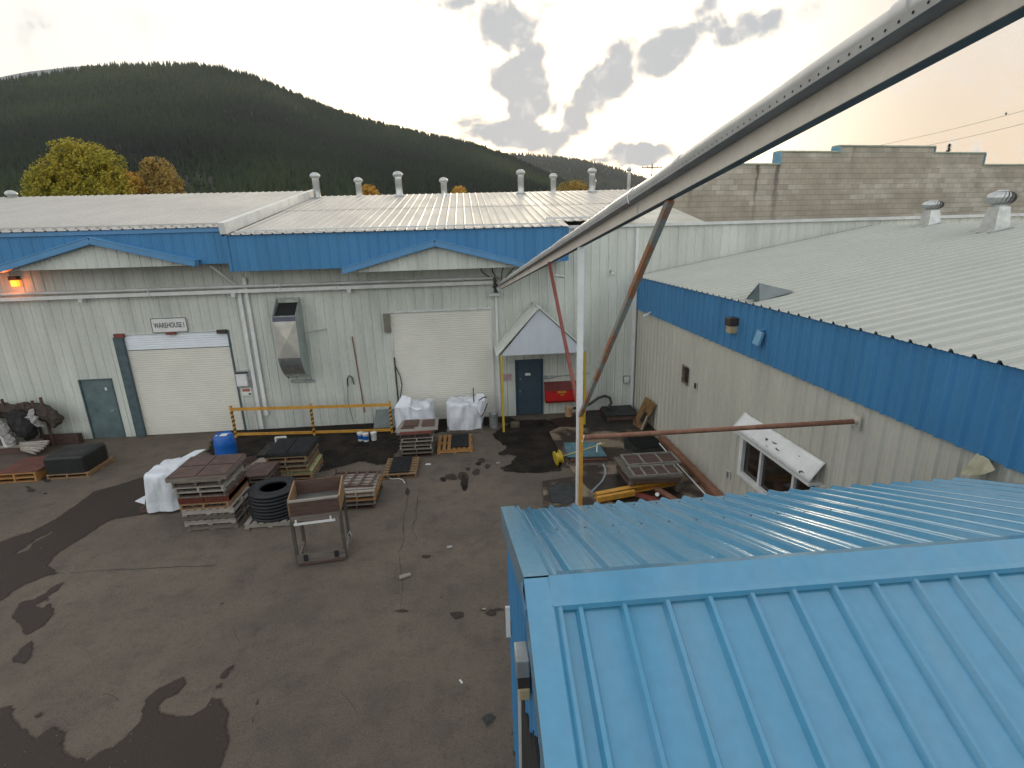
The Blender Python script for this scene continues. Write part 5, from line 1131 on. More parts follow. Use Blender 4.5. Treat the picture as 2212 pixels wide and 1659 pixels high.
# white bulk bags and others by middle roller door
for (x, y, w, d, h, sd_, lb, fl) in ((-2.02, 17.15, 1.35, 1.0, .98, 5, 'crumpled white bulk bag, left of the two in front of the middle roller door', 0), (-.30, 17.1, 1.15, 1.05, 1.00, 8, 'white bulk bag sitting on a pallet, right of the two at the middle roller door', 1)):
    t = thing('bulk_bag', lb, 'bag', (x, y, 0), 'white bulk bags at the middle roller door')
    b = B(); b.cloth(x, y, .10, w, d, h-.1, seed=sd_, amp=.10, power=4.5, taper=1.02 if fl else .9, top=.16 if not fl else .10, fold=.05, n=96, lv=28); b.build('bag', BAGM, t)
    b = B()
    if fl: b.add([(x+.35, y-.45, .95), (x+.62, y-.55, 1.12), (x+.78, y-.40, 1.02), (x+.76, y-.42, .80), (x+.60, y-.48, .52), (x+.50, y-.5, .65)], [(0, 1, 2, 3, 4, 5)]); o = b.build('flap', BAGM, t); o.modifiers.new('thick', 'SOLIDIFY').thickness = .008; b = B(); b.add([(x+.30, y-.3, 1.0), (x+.45, y-.1, 1.24), (x+.68, y-.1, 1.22), (x+.72, y-.35, 1.02)], [(0, 1, 2, 3)])
    else: b.add([(x-.1, y-.4, .96), (x+.15, y-.45, 1.18), (x+.35, y-.5, .92), (x+.15, y-.52, .86)], [(0, 1, 2, 3)]); o = b.build('flap', BAGM, t); o.modifiers.new('thick', 'SOLIDIFY').thickness = .008; b = B(); b.add([(x-.6, y-.4, .95), (x-.35, y-.1, 1.30), (x-.05, y-.2, 1.22), (x-.1, y-.45, .96)], [(0, 1, 2, 3)])
    o = b.build('flap', BAGM, t); mo = o.modifiers.new('thick', 'SOLIDIFY'); mo.thickness = .008
    b = B()
    if fl:
        b.tube([(x+.33, y-.3, 1.0), (x+.33, y-.3, 1.50)], .018, 6); b.tube([(x+.5, y-.45, 1.10), (x+.66, y-.5, 1.22), (x+.76, y-.5, 1.22)], .02, 6); b.tube([(x+.78, y-.45, .98), (x+.66, y-.55, .72), (x+.55, y-.55, .55)], .02, 6)
    else: b.tube([(x-.7, y-.42, .5), (x-.66, y-.5, .3)], .012, 6)
    b.build('strap', CHARC, t)
put_pallet(-.30, 17.05, 0, 0, WGREY, 'grey pallet under the right white bulk bag', sc=(1.1, .95, .8)); put_pallet(-2.0, 17.15, 0, 0, WPALE, 'pale pallet under the left white bulk bag', sc=(1.1, .85, .8))
b = B(); b.prism([(-3.52, 17.45, .02), (-2.55, 17.45, .02), (-2.50, 17.85, .55), (-3.45, 17.85, .55)], (0, .02, .01)); tag(b.build('sheet_panel', mat('grey_green_sheet', (.17, .20, .19), .6)), 'grey sheet leaning on the wall behind the right end of the yellow barrier', 'panel')
# paint pails
for i, (x, y, m, lb) in enumerate(((-3.76, 16.42, BARB, 'blue and white pail, leftmost of the three on the dark ground'), (-3.57, 16.32, BARB, 'blue and white pail in the middle of the three'), (-3.32, 16.38, WHITE, 'white pail standing slightly apart, right of the two blue ones'))):
    t = thing('pail', lb, 'pail', (x, y, 0), 'three pails behind the pallets')
    b = B(); b.lathe((x, y, 0), [(.085, 0), (.10, .26), (.105, .27)], 18); b.build('body', WHITE, t)
    b = B(); b.lathe((x, y, 0), [(.107, .265), (.107, .285), (0, .288)], 18); b.build('lid', WHITE, t)
    if m is BARB: b = B(); b.lathe((x, y, 0), [(.094, .07), (.101, .20)], 18); b.build('paper_label', BARB, t)
t = thing('bin', 'open grey metal bin left of the yellow porch pole', 'bin', (.68, 16.95, 0))
b = B(); b.lathe((.68, 16.95, 0), [(.15, 0), (.16, .5), (.165, .52), (.15, .52), (.14, .04), (0, .04)], 22); b.build('body', GALD, t); b = B(); b.lathe((.68, 16.95, .50), [(.148, 0), (.148, .025), (.12, .03), (.0, -.02)], 20); b.build('contents', SOIL, t)
t = thing('bucket', 'stained cream bucket under the red wall box', 'bucket', (3.42, 17.5, .05))
b = B(); b.lathe((3.42, 17.5, .05), [(.12, 0), (.145, .32), (.15, .33), (.14, .33), (.13, .28), (0, .27)], 20); b.build('body', mat('stained_cream', (.46, .34, .20), .6, var=.2, scale=6, col2=(.40, .20, .09)), t)
b = B(); b.cloth(1.42, 16.9, 0, .32, .28, .16, seed=5, amp=.05, power=2.5, n=24, lv=6); tag(b.build('rubble_sack', mat('tan_sack', (.12, .10, .07), .9)), 'small dirty sack on the ground right of the left yellow pole', 'sack')

# stuff on the slab ------------------------------------------------------------
ZS = .055
t = thing('blue_board_stack', 'flat stack topped with a pale blue board at the slab edge', 'boards', (3.2, 13.85, ZS), rot=R(-6))
for k, (m, s, dz, nm) in enumerate(((WGREY, .60, .07, 'board'), (WBRN, .60, .05, 'board'), (RUST, .57, .04, 'board'), (CHARC, .56, .03, 'board'))):
    z = [0, .08, .15, .20][k]; b = B(); b.prism([(-s+.05*k, -s*.9, z), (s, -s*.82, z), (s*.9, s*.75, z), (-s*.7, s*.8, z)], (0, 0, dz)); b.build(nm, m, t, local=True)
b = B(); b.prism([(-.55, -.48, .235), (.56, -.44, .235), (.44, .56, .235), (-.58, .58, .235)], (0, 0, .02)); b.build('blue_board', mat('faded_blue_board', (.085, .19, .23), .6, var=.2, scale=4), t, local=True)
t = thing('spool', 'yellow spool with a long yellow rod lying across the blue board', 'spool', (2.42, 13.60, .2))
b = B(); ax = Vector((.95, .18, .16)).normalized(); p = Vector((2.36, 13.62, .22))
b.tube([p-ax*.09, p-ax*.06], .21, 24); b.tube([p+ax*.06, p+ax*.09], .21, 24); b.build('flange', YEL, t); b = B(); b.tube([p-ax*.06, p+ax*.06], .15, 20); b.build('hub', YEL, t)
b = B(); e = Vector(gz(1307, 957, .62)); b.tube([p, e], .016, 8); b.build('rod', mat('pale_yellow_rod', (.50, .42, .12), .5), t); b = B(); b.tube([p.lerp(e, .83), p.lerp(e, .80)+Vector((0, -.15, -.12))], .02, 6); b.tube([p.lerp(e, .86)+Vector((-.06, 0, .02)), p.lerp(e, .86)+Vector((.08, 0, .06))], .02, 6); b.build('knot', ALU, t)
t = thing('frame_table', 'low timber platform carrying two grey divided frames, on the slab', 'platform', (4.5, 12.2, ZS), rot=R(-2))
b = B(); b.prism([(-.78, .55, .42), (-.70, -.75, .42), (.62, -.80, .42), (.72, .5, .42)], (0, 0, .05)); b.build('top', WGREY, t, local=True)
for x, y in ((-.66, -.68), (.52, -.7), (-.7, .42), (.62, .4)):
    b = B(); b.box(x, x+.09, y, y+.09, 0, .42); b.build('leg', WGREY, t, local=True)
b = B(); b.bar((-.70, .5, .2), (-.62, -.7, .2), .04, .1); b.bar((-.6, -.72, .36), (.6, -.76, .36), .04, .09); b.build('side_rail', WBRN, t, local=True)
def tray(nm, lb, x0, y0, x1, y1, z, nx_, m, off=0):
    t2 = thing(nm, lb, 'frame', (x0, y0, z), 'divided frames on the platform'); b = B(); w = .035
    for q in ((x0, x1, y0, y0+w), (x0, x1, y1-w, y1), (x0, x0+w, y0+w, y1-w), (x1-w, x1, y0+w, y1-w)): b.box(q[0], q[1], q[2], q[3], z, z+.06)
    b.build('frame', m, t2); b = B()
    for i in range(1, nx_): xx = x0+(x1-x0)*i/nx_; b.box(xx-w/2, xx+w/2, y0+w, y1-w, z, z+.055)
    b.build('divider', m, t2); b = B(); b.box(x0+w, x1-w, y0+w, y1-w, z, z+.015); b.build('panel', WBRN, t2)
LF = mat('light_grey_frame', (.26, .245, .21), .7, var=.2, scale=7)
tray('divided_frame', 'grey frame with four compartments at the near side of the platform', 3.90, 11.45, 5.12, 12.02, .53, 4, LF)
tray('divided_frame', 'grey frame with brown panels at the far side of the platform', 3.92, 12.08, 5.34, 12.75, .545, 3, LF)
t = thing('yellow_beam', 'long orange steel channel lying on the slab in front of the platform', 'beam', (4.0, 11.6, ZS))
pa, pb = Vector((2.90, 11.42, ZS+.10)), Vector((5.18, 11.85, ZS+.16))
b = B(); b.bar(pa, pb, .03, .16); b.bar(pa+Vector((.02, -.07, .07)), pb+Vector((.0, -.07, .07)), .12, .025); b.bar(pa+Vector((.02, -.07, -.07)), pb+Vector((.0, -.07, -.07)), .12, .025); b.build('channel', ORG, t)
b = B(); b.bar(pa+Vector((.0, -.22, .0)), pa+Vector((.98, -.06, .03)), .10, .13); b.tube([pb.lerp(pa, .42)+Vector((0, 0, .09)), pb.lerp(pa, .46)+Vector((0, 0, .14)), pb.lerp(pa, .50)+Vector((0, 0, .09))], .02, 8); b.build('short_piece', ORG, t)
t = thing('steel_offcut', 'crossed red-brown steel pieces in front of the orange channel', 'steel', (4.1, 11.1, ZS))
b = B(); b.bar((3.95, 11.42, ZS+.05), (4.7, 10.75, ZS+.04), .22, .02); b.build('flat', REDB, t); b = B(); b.bar((4.45, 11.5, ZS+.16), (4.9, 10.6, ZS+.10), .16, .02); b.bar((4.45, 11.5, ZS+.11), (4.9, 10.6, ZS+.06), .02, .10); b.build('angle', RUST, t); b = B(); b.tube([(4.42, 11.2, ZS+.12), (4.36, 11.1, ZS+.18)], .05, 8); b.build('collar', WHITE, t)
b = B(); b.bar((5.86, 14.8, ZS+.08), (5.86, 10.6, ZS+.08), .20, .14); tag(b.build('steel_sill', RUST), 'long rusty steel section along the foot of the cream wall', 'steel')
b = B(); b.tube([(5.62, 14.35, ZS+.10), (5.60, 12.8, ZS+.08), (5.62, 11.0, ZS+.05)], .018, 8); tag(b.build('white_pipe', WHITE), 'thin white pipe lying beside the rusty section', 'pipe')
b = B(); pts = [Vector(gz(*bc(c6, x, y), .07)) for x, y in [(760, 800), (785, 860), (790, 920), (750, 1000), (690, 1060), (640, 1110)]]; b.tube(pts, .028, 8); tag(b.build('clear_hose', mat('clear_hose_plastic', (.32, .36, .38), .3)), 'pale bent hose on the slab left of the platform', 'hose')
# rubber mats
b = B(); b.prism([(4.85, 15.25, .063), (5.72, 15.3, .063), (5.75, 14.35, .063), (4.95, 14.2, .063)], (0, 0, .01)); tag(b.build('rubber_mat', mat('black_mat', (.008, .012, .010), .7, spec=.2)), 'black mat lying on the slab under the rusty tie pipe', 'mat')
put_pallet(5.22, 17.3, ZS, 0, WBRN, 'dark pallet in the far corner beside the cream wall', sc=(1.0, 1.0, 1))
b = B(); b.prism([(4.62, 16.85, .19), (5.78, 16.8, .19), (5.82, 17.9, .19), (4.7, 17.9, .19)], (0, 0, .03)); tag(b.build('dark_sheet', BTARP), 'dark sheet covering the pallet in the far corner', 'sheet')
b = B(); b.tube([(3.62, 17.62, .30), (3.95, 17.70, .30), (4.25, 17.72, .40), (4.55, 17.75, .60), (4.80, 17.78, .66), (5.0, 17.78, .58), (5.05, 17.75, .38), (4.92, 17.7, .22)], .05, 10); tag(b.build('black_hose', CHARC), 'thick dark hose looping against the pale wall by the yellow pole', 'hose')
t = thing('scrap_panel', 'rusty yellow appliance panel leaning on the cream wall', 'panel', (5.8, 16.0, ZS))
b = B(); q = [(5.42, 16.35, ZS), (5.55, 15.75, ZS), (5.95, 15.68, .95), (5.82, 16.35, 1.02)]
b.prism(q, (.03, .0, -.012)); b.build('sheet', mat('rusty_yellow', (.20, .115, .035), .65, scale=3, col2=(.10, .05, .025), fine=.2, lo=.45, hi=.6), t)
b = B(); b.prism([(5.53, 15.98, .30), (5.57, 15.82, .30), (5.72, 15.83, .62), (5.69, 15.95, .62)], (-.01, 0, .004)); b.build('opening', DARK, t); b = B(); b.bar((5.54, 15.78, ZS), (5.70, 15.74, .55), .10, .02, up=(1, 0, .3)); b.build('strip', WPALE, t)
b = B(); b.box(5.55, 5.95, 15.2, 15.6, ZS, .75); 
# storage rack with burlap at the left -----------------------------------------
t = thing('stake_rack', 'timber stake rack loaded with rolled netting at the left edge', 'rack', (-15.0, 17.4, 0))
b = B(); b.box(-16.8, -14.35, 16.95, 17.85, .22, .30); b.build('deck', WPALE, t)
for x, h in ((-15.85, 1.5), (-15.26, 1.72), (-14.67, 1.50), (-14.36, 1.62), (-14.08, 1.72)):
    b = B(); b.box(x-.03, x+.03, 17.47, 17.53, .0, h); b.build('stake', WBRN, t)
b = B(); b.box(-16.8, -14.2, 17.0, 17.06, 0, .22); b.box(-16.8, -14.2, 17.7, 17.76, 0, .22); b.build('skid', WBRN, t)
def roll(label, pts, r, m, seed, nm='netting_roll', cat='roll', amp=.06):
    b = B(); P = [Vector(p) for p in pts]; Q = []
    for i in range(len(P)-1):
        for k in range(14): Q.append(P[i].lerp(P[i+1], k/14))
    Q.append(P[-1]); n = 48
    b.tube(Q, [r*(1-.45*(abs(2*i/(len(Q)-1)-1))**4) for i in range(len(Q))], n)
    b.v = [tuple(Vector(v)+Vector((mnoise.noise(Vector(v)*4+Vector((seed, 0, 0))), mnoise.noise(Vector(v)*4+Vector((0, seed, 0))), mnoise.noise(Vector(v)*4+Vector((0, 0, seed)))))*amp*1.6+Vector((mnoise.noise(Vector(v)*11+Vector((seed, 5, 0))), mnoise.noise(Vector(v)*11+Vector((3, seed, 0))), mnoise.noise(Vector(v)*9+Vector((0, 7, seed)))))*amp*.9) for v in b.v]
    return tag(b.build(nm, m), label, cat, 'rolled netting on the stake rack' if nm == 'netting_roll' else None)
roll('dark rolled netting hanging at the left end of the rack', [(-16.9, 17.3, 1.15), (-16.0, 17.25, 1.1), (-15.55, 17.1, .75), (-15.5, 17.0, .40)], .30, BURD, 1)
roll('brown burlap roll lying along the top of the rack', [(-16.6, 17.6, 1.25), (-15.5, 17.6, 1.30), (-14.5, 17.6, 1.28), (-13.9, 17.5, 1.1)], .20, BURL, 2)
roll('large black netting roll sloping down at the middle of the rack', [(-15.0, 17.5, 1.20), (-14.6, 17.25, 1.0), (-14.35, 17.0, .55)], .30, BURD, 3)
roll('brown frayed roll hanging over the right end of the rack', [(-14.4, 17.6, 1.35), (-13.95, 17.45, 1.15), (-13.65, 17.3, .80)], .23, BURL, 4)
roll('dirty white cloth stuffed between the rolls near the right stake', [(-14.35, 17.25, 1.30), (-14.1, 17.1, 1.05), (-13.95, 17.05, .85)], .12, RAG, 5, 'cloth', 'cloth', .09)
roll('white rag hanging in a loop at the left of the rack', [(-15.25, 16.95, .95), (-15.1, 16.9, 1.05), (-14.95, 16.88, .85), (-14.75, 16.85, .45)], .11, RAG, 6, 'cloth', 'cloth', .09)
t = thing('bucket', 'white bucket on the rack deck under the hanging rags', 'bucket', (-14.98, 16.98, .30))
b = B(); b.lathe((-14.98, 16.98, .30), [(.15, 0), (.18, .40), (.19, .42), (.17, .42), (.16, .36), (0, .35)], 22); b.build('body', WHITE, t)
b = B()
t = thing('tube_bundle', 'fan of pale cut tubes on the ground at the right end of the rack', 'tubes', (-14.1, 17.0, .2))
for k in range(6):
    a = -.2+k*.17; b = B(); p0 = Vector((-14.60, 16.9, .16+.045*(5-k))); b.tube([p0, p0+Vector((math.cos(a)*.85, -math.sin(a)*.55-.05, -.01))], .04, 10); b.build('tube', WPALE, t)
b = B(); b.box(-14.5, -13.3, 17.55, 17.75, .0, .34); tag(b.build('timber_crate', WBRN), 'low brown timber behind the pale tubes against the wall', 'timber')

# scraps on the ground -----------------------------------------------------------
for (nm, lb, u, v, w, d, rot, m, h) in (('cardboard_scrap', 'crumpled cardboard piece alone on the asphalt in front of the cart', 875, 1247, .24, .10, .35, CARD, .03), ('paper_scrap', 'small pale paper lying between the cart and the blue shed', 971, 1183, .12, .09, .2, RAG, .012),
                                        ('paper_scrap', 'white paper scrap on the ground right of the lone tan pallet', 925, 1004, .16, .09, -.2, WHITE, .012), ('paper_scrap', 'pale scrap on the asphalt right of the orange pallet', 1076, 1100*.91, .12, .08, .2, RAG, .012),
                                        ('paper_scrap', 'tiny tan leaf-like scrap near the dark stain by the blue shed', 1046, 1317, .07, .04, .1, CARD, .008), ('paper_scrap', 'thin white sliver on the asphalt near the bottom of the shed wall', 996, 1474, .03, .08, .5, WHITE, .006)):
    p = gz(u, v); b = B(); c, s = math.cos(rot), math.sin(rot)
    q = [(p[0]+(x*c-y*s), p[1]+(x*s+y*c), .012) for x, y in ((-w/2, -d/2), (w/2, -d/2*.8), (w/2*.9, d/2), (-w/2*.8, d/2*1.1))]
    b.prism(q, (0, 0, h)); tag(b.build(nm, m), lb, 'litter')
rr_ = random.Random(11); b = B()
for k in range(260):
    u, v = rr_.uniform(0, 1090), rr_.uniform(1010, 1659); p = gz(u, v); s = rr_.uniform(.004, .014)*(1.6 if rr_.random() < .1 else 1)
    b.add([(p[0]+s*math.cos(a), p[1]+s*math.sin(a), .006) for a in (0, 1.7, 3.1, 4.6)]+[(p[0], p[1], .006+s)], [(0, 1, 4), (1, 2, 4), (2, 3, 4), (3, 0, 4)])
struct(b.build('gravel_grit', mat('grit', (.16, .15, .13), .9)), 'stuff')
b = B(); b.tube([Vector(gz(*bc(c4, x, y), .02)) for x, y in [(215, 1420), (250, 1450), (310, 1492), (400, 1485), (460, 1500), (490, 1545)]], .012, 6); tag(b.build('rope', WHITE), 'white rope trailing from the lone tan pallet', 'rope')

# ------------------------------------------------------------------ background: hills, forest, trees, poles
SIL1 = [(-900, 420), (-500, 300), (-250, 215), (0, 168), (100, 155), (180, 138), (250, 132), (350, 131), (450, 132), (520, 148), (600, 180), (700, 224), (800, 256), (900, 279), (1000, 300), (1080, 324), (1140, 350), (1190, 374), (1240, 396), (1320, 415), (1450, 430), (1700, 450), (2300, 450)]
SIL2 = [(900, 330), (1000, 322), (1100, 326), (1180, 330), (1240, 336), (1300, 349), (1350, 364), (1400, 382), (1450, 398), (1520, 410), (1700, 425), (2300, 430)]
SIL0 = [(-700, 260), (-300, 210), (-100, 176), (0, 152), (60, 139), (110, 131), (150, 135), (200, 124), (250, 122), (320, 150), (450, 210)]
def sil(points):
    A = []; E = []
    for u, v in points:
        r = ray(u, v); A.append(math.atan2(r[0], r[1])); E.append(math.atan2(r[2], math.hypot(r[0], r[1])))
    o = np.argsort(A); return np.array(A)[o], np.array(E)[o]
def hill(name, SIL, r0, r1, m, na, nr, tree_h, seed, drop=0.0, hump=0.3):
    A, E = sil(SIL); az = np.linspace(A[0], A[-1], na); el = np.interp(az, A, E)
    k = np.ones(9)/9; el = np.convolve(np.pad(el, 4, mode='edge'), k, 'valid')
    f = np.linspace(0, 1.25, nr); V = np.zeros((na, nr, 3)); tanr = np.tan(el)*r1-tree_h
    for i in range(na):
        n1 = 1+.0*i
        for j in range(nr):
            t = f[j]; r = r0+(r1-r0)*t
            nz = mnoise.noise(Vector((az[i]*9, t*2.2, seed)))*.13+mnoise.noise(Vector((az[i]*26, t*6, seed+4)))*.05
            if t <= 1:
                g = t**1.15*(1-hump)+hump*(math.sin(t*math.pi/2)**1.5)+nz*math.sin(math.pi*t)*.8
                z = CAM[2]+tanr[i]*g*(r/r1)**.35
                z = min(z, CAM[2]+(tanr[i]/r1)*r*min(1, .25+.75*t+.02)) if tanr[i] > 0 else z
            else: z = CAM[2]+tanr[i]*(1-(t-1)*1.2)
            V[i, j] = (r*math.sin(az[i]), r*math.cos(az[i]), z-(1-min(1, t*6))*(CAM[2]+1)*1.0)
    b = B(); b.v = [tuple(p) for p in V.reshape(-1, 3)]
    for i in range(na-1):
        for j in range(nr-1): a = i*nr+j; b.f.append([a, a+nr, a+nr+1, a+1]); b.sm.append(True)
    o = struct(b.build(name, m)); return az, f, V
HILLM = mat('forest_floor', (.014, .015, .009), .95, var=.3, scale=.01, col2=(.035, .028, .016))
azg, fg, V1 = hill('hill', SIL1, 330, 1500, HILLM, 220, 60, 12, 1.0)
azg2, fg2, V2 = hill('hill', SIL2, 1500, 3300, HILLM, 120, 40, 20, 5.0)
_a, _b, V0 = hill('mountain', SIL0, 3300, 4300, mat('mountain_rock', (.16, .17, .17), .9), 60, 12, 0, 9.0)
def forest(name, V, na, nr, count, h0, h1, seed, m, jmax):
    g = np.random.default_rng(seed); A, Rr = V.shape[:2]
    fi = g.random(count)*(A-1.001); fj = (g.random(count)**.8)*(jmax-.001)
    i0 = fi.astype(int); j0 = fj.astype(int); a = (fi-i0)[:, None]; c = (fj-j0)[:, None]
    P = V[i0, j0]*(1-a)*(1-c)+V[i0+1, j0]*a*(1-c)+V[i0, j0+1]*(1-a)*c+V[i0+1, j0+1]*a*c
    # thin the trees on a bare slope
    key = np.array([mnoise.noise(Vector((p[0]*.006, p[1]*.006, 3.3))) for p in P])
    bare = (np.abs(np.arctan2(P[:, 0], P[:, 1])+.50) < .10) & (fj < jmax*.35) & (key > -.1)
    keep = ~(bare & (g.random(count) < .75)); P = P[keep]; n = len(P); key = key[keep]
    h = (h0+(h1-h0)*g.random(n)**1.5)[:, None]; w = h*(.17+.10*g.random(n)[:, None]); k = 5; ang = g.random(n)[:, None]+np.arange(k)[None]*2*math.pi/k
    tiers = [(0.08, 1.0, .55), (.38, .68, 1.0)]
    vs = []; fs = []; per = 0
    for (zb, rs, zt) in tiers:
        ring = np.stack([P[:, 0:1]+np.cos(ang)*w*rs, P[:, 1:2]+np.sin(ang)*w*rs, np.repeat(P[:, 2:3]+h*zb, k, 1)+h*.05*(np.arange(k) % 2)], 2)
        tip = np.stack([P[:, 0], P[:, 1], P[:, 2]+h[:, 0]*zt], 1)[:, None, :]
        vs.append(np.concatenate([ring, tip], 1))
    allv = np.concatenate(vs, 1); per = allv.shape[1]; verts = allv.reshape(-1, 3)
    tri = []
    for t in range(2):
        for q in range(k): tri.append((t*(k+1)+q, t*(k+1)+(q+1) % k, t*(k+1)+k))
    tri = np.array(tri); faces = (tri[None]+(np.arange(n)*per)[:, None, None]).reshape(-1, 3)
    me = bpy.data.meshes.new(name); me.vertices.add(len(verts)); me.vertices.foreach_set('co', verts.astype(np.float32).ravel())
    me.loops.add(faces.size); me.loops.foreach_set('vertex_index', faces.astype(np.int32).ravel())
    me.polygons.add(len(faces)); me.polygons.foreach_set('loop_start', (np.arange(len(faces))*3).astype(np.int32)); me.polygons.foreach_set('loop_total', np.full(len(faces), 3, np.int32))
    me.update(); me.validate()
    at_ = me.attributes.new('tint', 'FLOAT', 'POINT'); big = np.array([mnoise.noise(Vector((p[0]*.0022, p[1]*.0035, 8.1))) for p in P]); tv = np.clip(.42+.45*key+.75*big+.30*(g.random(n)-.5), 0, 1); at_.data.foreach_set('value', np.repeat(tv, per).astype(np.float32))
    me.materials.append(m); o = bpy.data.objects.new(name, me); COL.objects.link(o); struct(o, 'stuff'); return o
def forest_mat():
    m = bpy.data.materials.new('conifer_needles'); m.use_nodes = True; N = m.node_tree.nodes; L = m.node_tree.links; p = N['Principled BSDF']; p.inputs['Roughness'].default_value = .9; p.inputs['Specular IOR Level'].default_value = .1
    a = N.new('ShaderNodeAttribute'); a.attribute_name = 'tint'; r = N.new('ShaderNodeValToRGB'); L.new(a.outputs['Fac'], r.inputs[0])
    r.color_ramp.elements[0].color = (.005, .008, .006, 1); r.color_ramp.elements[1].color = (.042, .054, .020, 1); e = r.color_ramp.elements.new(.55); e.color = (.014, .026, .010, 1)
    L.new(r.outputs[0], p.inputs['Base Color']); return m
FM = forest_mat()
forest('forest', V1, 0, 0, 80000, 8, 17, 1, FM, 50)
forest('forest', V2, 0, 0, 30000, 12, 24, 2, FM, 34)

def leafy(name, label, blobs, trunk, col, n, leaf, seed, cat='tree', group=None):
    t = thing(name, label, cat, trunk[0], group); g = random.Random(seed)
    b = B(); b.tube(trunk, [.28*(1-.7*i/(len(trunk)-1)) for i in range(len(trunk))], 8)
    for (c, r) in blobs: b.tube([Vector(trunk[-2]), Vector(trunk[-2]).lerp(Vector(c), .6), Vector(c)], [.10, .06, .02], 6)
    b.build('trunk', WBRN, t)
    b = B(); tot = sum(r[0]*r[1]*r[2] for c, r in blobs)
    for c, r in blobs:
        for k in range(int(n*r[0]*r[1]*r[2]/tot)):
            while True:
                d = Vector((g.gauss(0, 1), g.gauss(0, 1), g.gauss(0, 1))).normalized(); q = g.random()**.45; p = Vector((c[0]+d.x*r[0]*q, c[1]+d.y*r[1]*q, c[2]+d.z*r[2]*q))
                if mnoise.noise(p*1.0+Vector((seed, 0, 0)))+.5*mnoise.noise(p*2.6) > -.05: break
            a = Vector((g.gauss(0, 1), g.gauss(0, 1), g.gauss(0, 1))).normalized(); e = a.orthogonal().normalized(); f = a.cross(e); s = leaf*(.6+.8*g.random())
            b.add([p+e*s, p+f*s*.6, p-e*s, p-f*s*.6], [(0, 1, 2, 3)])
    b.build('crown', col, t); return t
YLEAF = mat('yellow_leaves', (.42, .33, .028), .8, scale=.30, col2=(.23, .25, .03), fine=.3, fscale=2); OLEAF = mat('orange_leaves', (.60, .32, .04), .8, scale=.5, col2=(.42, .26, .05), fine=.3, fscale=2)
def P60(u, v, y): return tuple(at(u, v, 1, y))
YT = 60
def BL(u, v, ru, rv, y=YT, dy=2.5): s = y/1000.; return (P60(u, v, y), (ru*s*1.02, dy, rv*s))
leafy('cottonwood_tree', 'big yellow-green autumn tree behind the left roof', [BL(165, 360, 38, 34), BL(122, 375, 30, 26), BL(205, 362, 34, 36), BL(146, 328, 20, 17), BL(168, 314, 12, 11), BL(196, 322, 15, 13), BL(238, 350, 16, 20), BL(104, 400, 30, 30), BL(180, 405, 60, 34), BL(245, 395, 28, 32), BL(92, 388, 14, 14), BL(130, 345, 14, 14), BL(150, 420, 70, 25)], [P60(165, 505, YT), P60(166, 430, YT), P60(166, 370, YT)], YLEAF, 34000, .105, 1)
leafy('cottonwood_tree', 'orange autumn tree right beside the big yellow one', [BL(268, 395, 24, 26, 63), BL(285, 415, 22, 26, 63), BL(255, 420, 25, 30, 63)], [P60(270, 505, 63), P60(270, 430, 63), P60(270, 400, 63)], OLEAF, 9000, .11, 2)
leafy('cottonwood_tree', 'brownish orange autumn tree right of the yellow one, apart from it', [BL(343, 375, 24, 28, 66), BL(345, 400, 38, 30, 66), BL(335, 360, 12, 14, 66), BL(352, 425, 40, 25, 66)], [P60(345, 505, 66), P60(345, 430, 66), P60(345, 380, 66)], mat('brown_orange_leaves', (.42, .27, .06), .85, scale=.5, col2=(.24, .19, .06), fine=.3, fscale=2), 12000, .11, 3)
for u, v, ru, y, lb, sd_ in ((797, 412, 14, 70, 'small orange treetop showing between the second and third vents', 4), (992, 415, 14, 72, 'small orange treetop just right of the middle vent', 5), (1238, 402, 26, 75, 'olive orange treetop behind the close pair of vents', 6)):
    leafy('autumn_tree', lb, [BL(u, v, ru, 11, y), BL(u-ru*.4, v+10, ru, 12, y), BL(u+ru*.6, v+12, ru, 12, y)], [P60(u, 500, y), P60(u, v+30, y), P60(u, v+5, y)], OLEAF if sd_ < 6 else MATS['brown_orange_leaves'], 3600, .11, sd_, group='orange treetops above the middle roof')
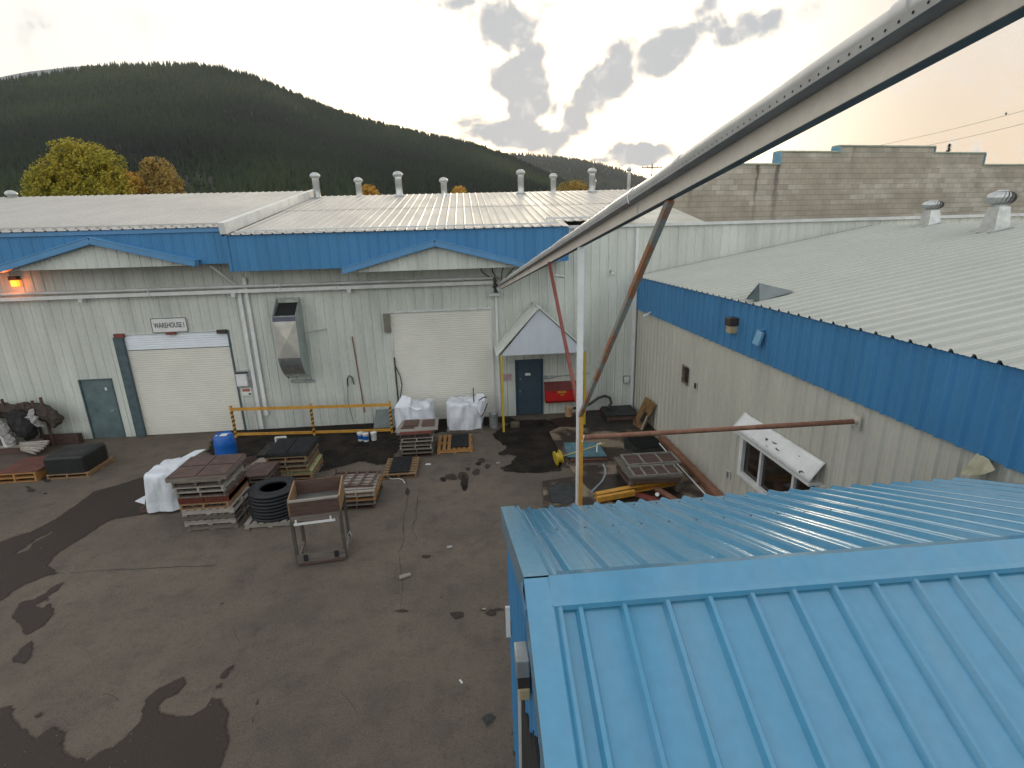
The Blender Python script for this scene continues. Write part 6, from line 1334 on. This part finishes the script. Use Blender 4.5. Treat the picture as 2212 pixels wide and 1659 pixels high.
# spruce above block wall
yy = 70; bt = Vector(P60(2045, 345, yy)); tt = Vector(P60(2045, 311, yy))
t = thing('spruce_tree', 'single spruce tip rising above the stepped block wall', 'tree', (bt.x, bt.y, 0))
b = B(); b.tube([(bt.x, bt.y, 0), (bt.x, bt.y, tt.z)], [.2, .03], 8); b.build('trunk', WBRN, t)
b = B(); g = random.Random(5); H_ = tt.z-4
for k in range(2600):
    f = g.random(); z = 4+H_*f; rr_2 = (1-f)*2.3*(.35+.65*g.random())+.04; a = g.random()*6.28; p = Vector((bt.x+rr_2*math.cos(a), bt.y+rr_2*math.sin(a), z-.15*rr_2)); o_ = Vector((math.cos(a), math.sin(a), -.2)); s_ = Vector((-math.sin(a), math.cos(a), 0))
    b.add([p-o_*.22, p+s_*.07, p+o_*.22, p-s_*.07], [(0, 1, 2, 3)])
b.build('crown', mat('spruce_needles', (.03, .04, .02), .9), t)
# utility pole and lines
t = thing('utility_pole', 'distant wooden utility pole with crossarm beyond the roofs', 'pole', (31.4, 90, 0))
b = B(); b.tube([(31.4, 90, 0), (31.4, 90, 16.9)], [.16, .10], 8); b.build('shaft', WBRN, t)
b = B(); b.bar((29.7, 90, 16.35), (33.1, 90, 16.35), .12, .14); b.bar((30.4, 90, 15.2), (33.9, 90, 15.2), .10, .10); b.build('crossarm', WBRN, t)
b = B()
for x in (29.8, 30.6, 32.3, 33.0): b.lathe((x, 90, 16.4), [(.07, 0), (.09, .12), (.04, .25), (0, .26)], 8)
b.build('insulator', GALD, t)
for k, (a, c) in enumerate((((1900, 314), (2300, 215)), ((1930, 328), (2300, 245)))):
    p, q = Vector(at(*a, 1, 90)), Vector(at(*c, 1, 60)); b = B(); b.tube([p.lerp(q, i/10)-Vector((0, 0, .25*math.sin(math.pi*i/10))) for i in range(11)], .022, 5); tag(b.build('power_line', CHARC), ['upper thin power line crossing the sky at the right', 'lower thin power line crossing the sky at the right'][k], 'cable')
b = B(); p = Vector(at(2173, 247, 1, 70)); b.lathe((p.x, p.y, p.z-.1), [(.0, 0), (.10, .08), (.12, .2), (.05, .33), (0, .36)], 8); tag(b.build('line_marker', CHARC), 'small dark marker hanging on the upper power line', 'marker')
# grimy building back-fill: distant low trees line at right is hidden by the walls

# ------------------------------------------------------------------ air
b = B(); b.box(-4500, 4500, -200, 4600, -2, 1500); hz = b.build('haze', MATS['dark_void']); struct(hz, 'stuff')
hm = bpy.data.materials.new('thin_haze'); hm.use_nodes = True; N = hm.node_tree.nodes; N.clear(); vo = N.new('ShaderNodeVolumePrincipled'); vo.inputs['Color'].default_value = (.92, .94, .97, 1); vo.inputs['Density'].default_value = HAZE_D; vo.inputs['Anisotropy'].default_value = .2
oo = N.new('ShaderNodeOutputMaterial'); hm.node_tree.links.new(vo.outputs[0], oo.inputs['Volume']); hz.data.materials.clear(); hz.data.materials.append(hm)
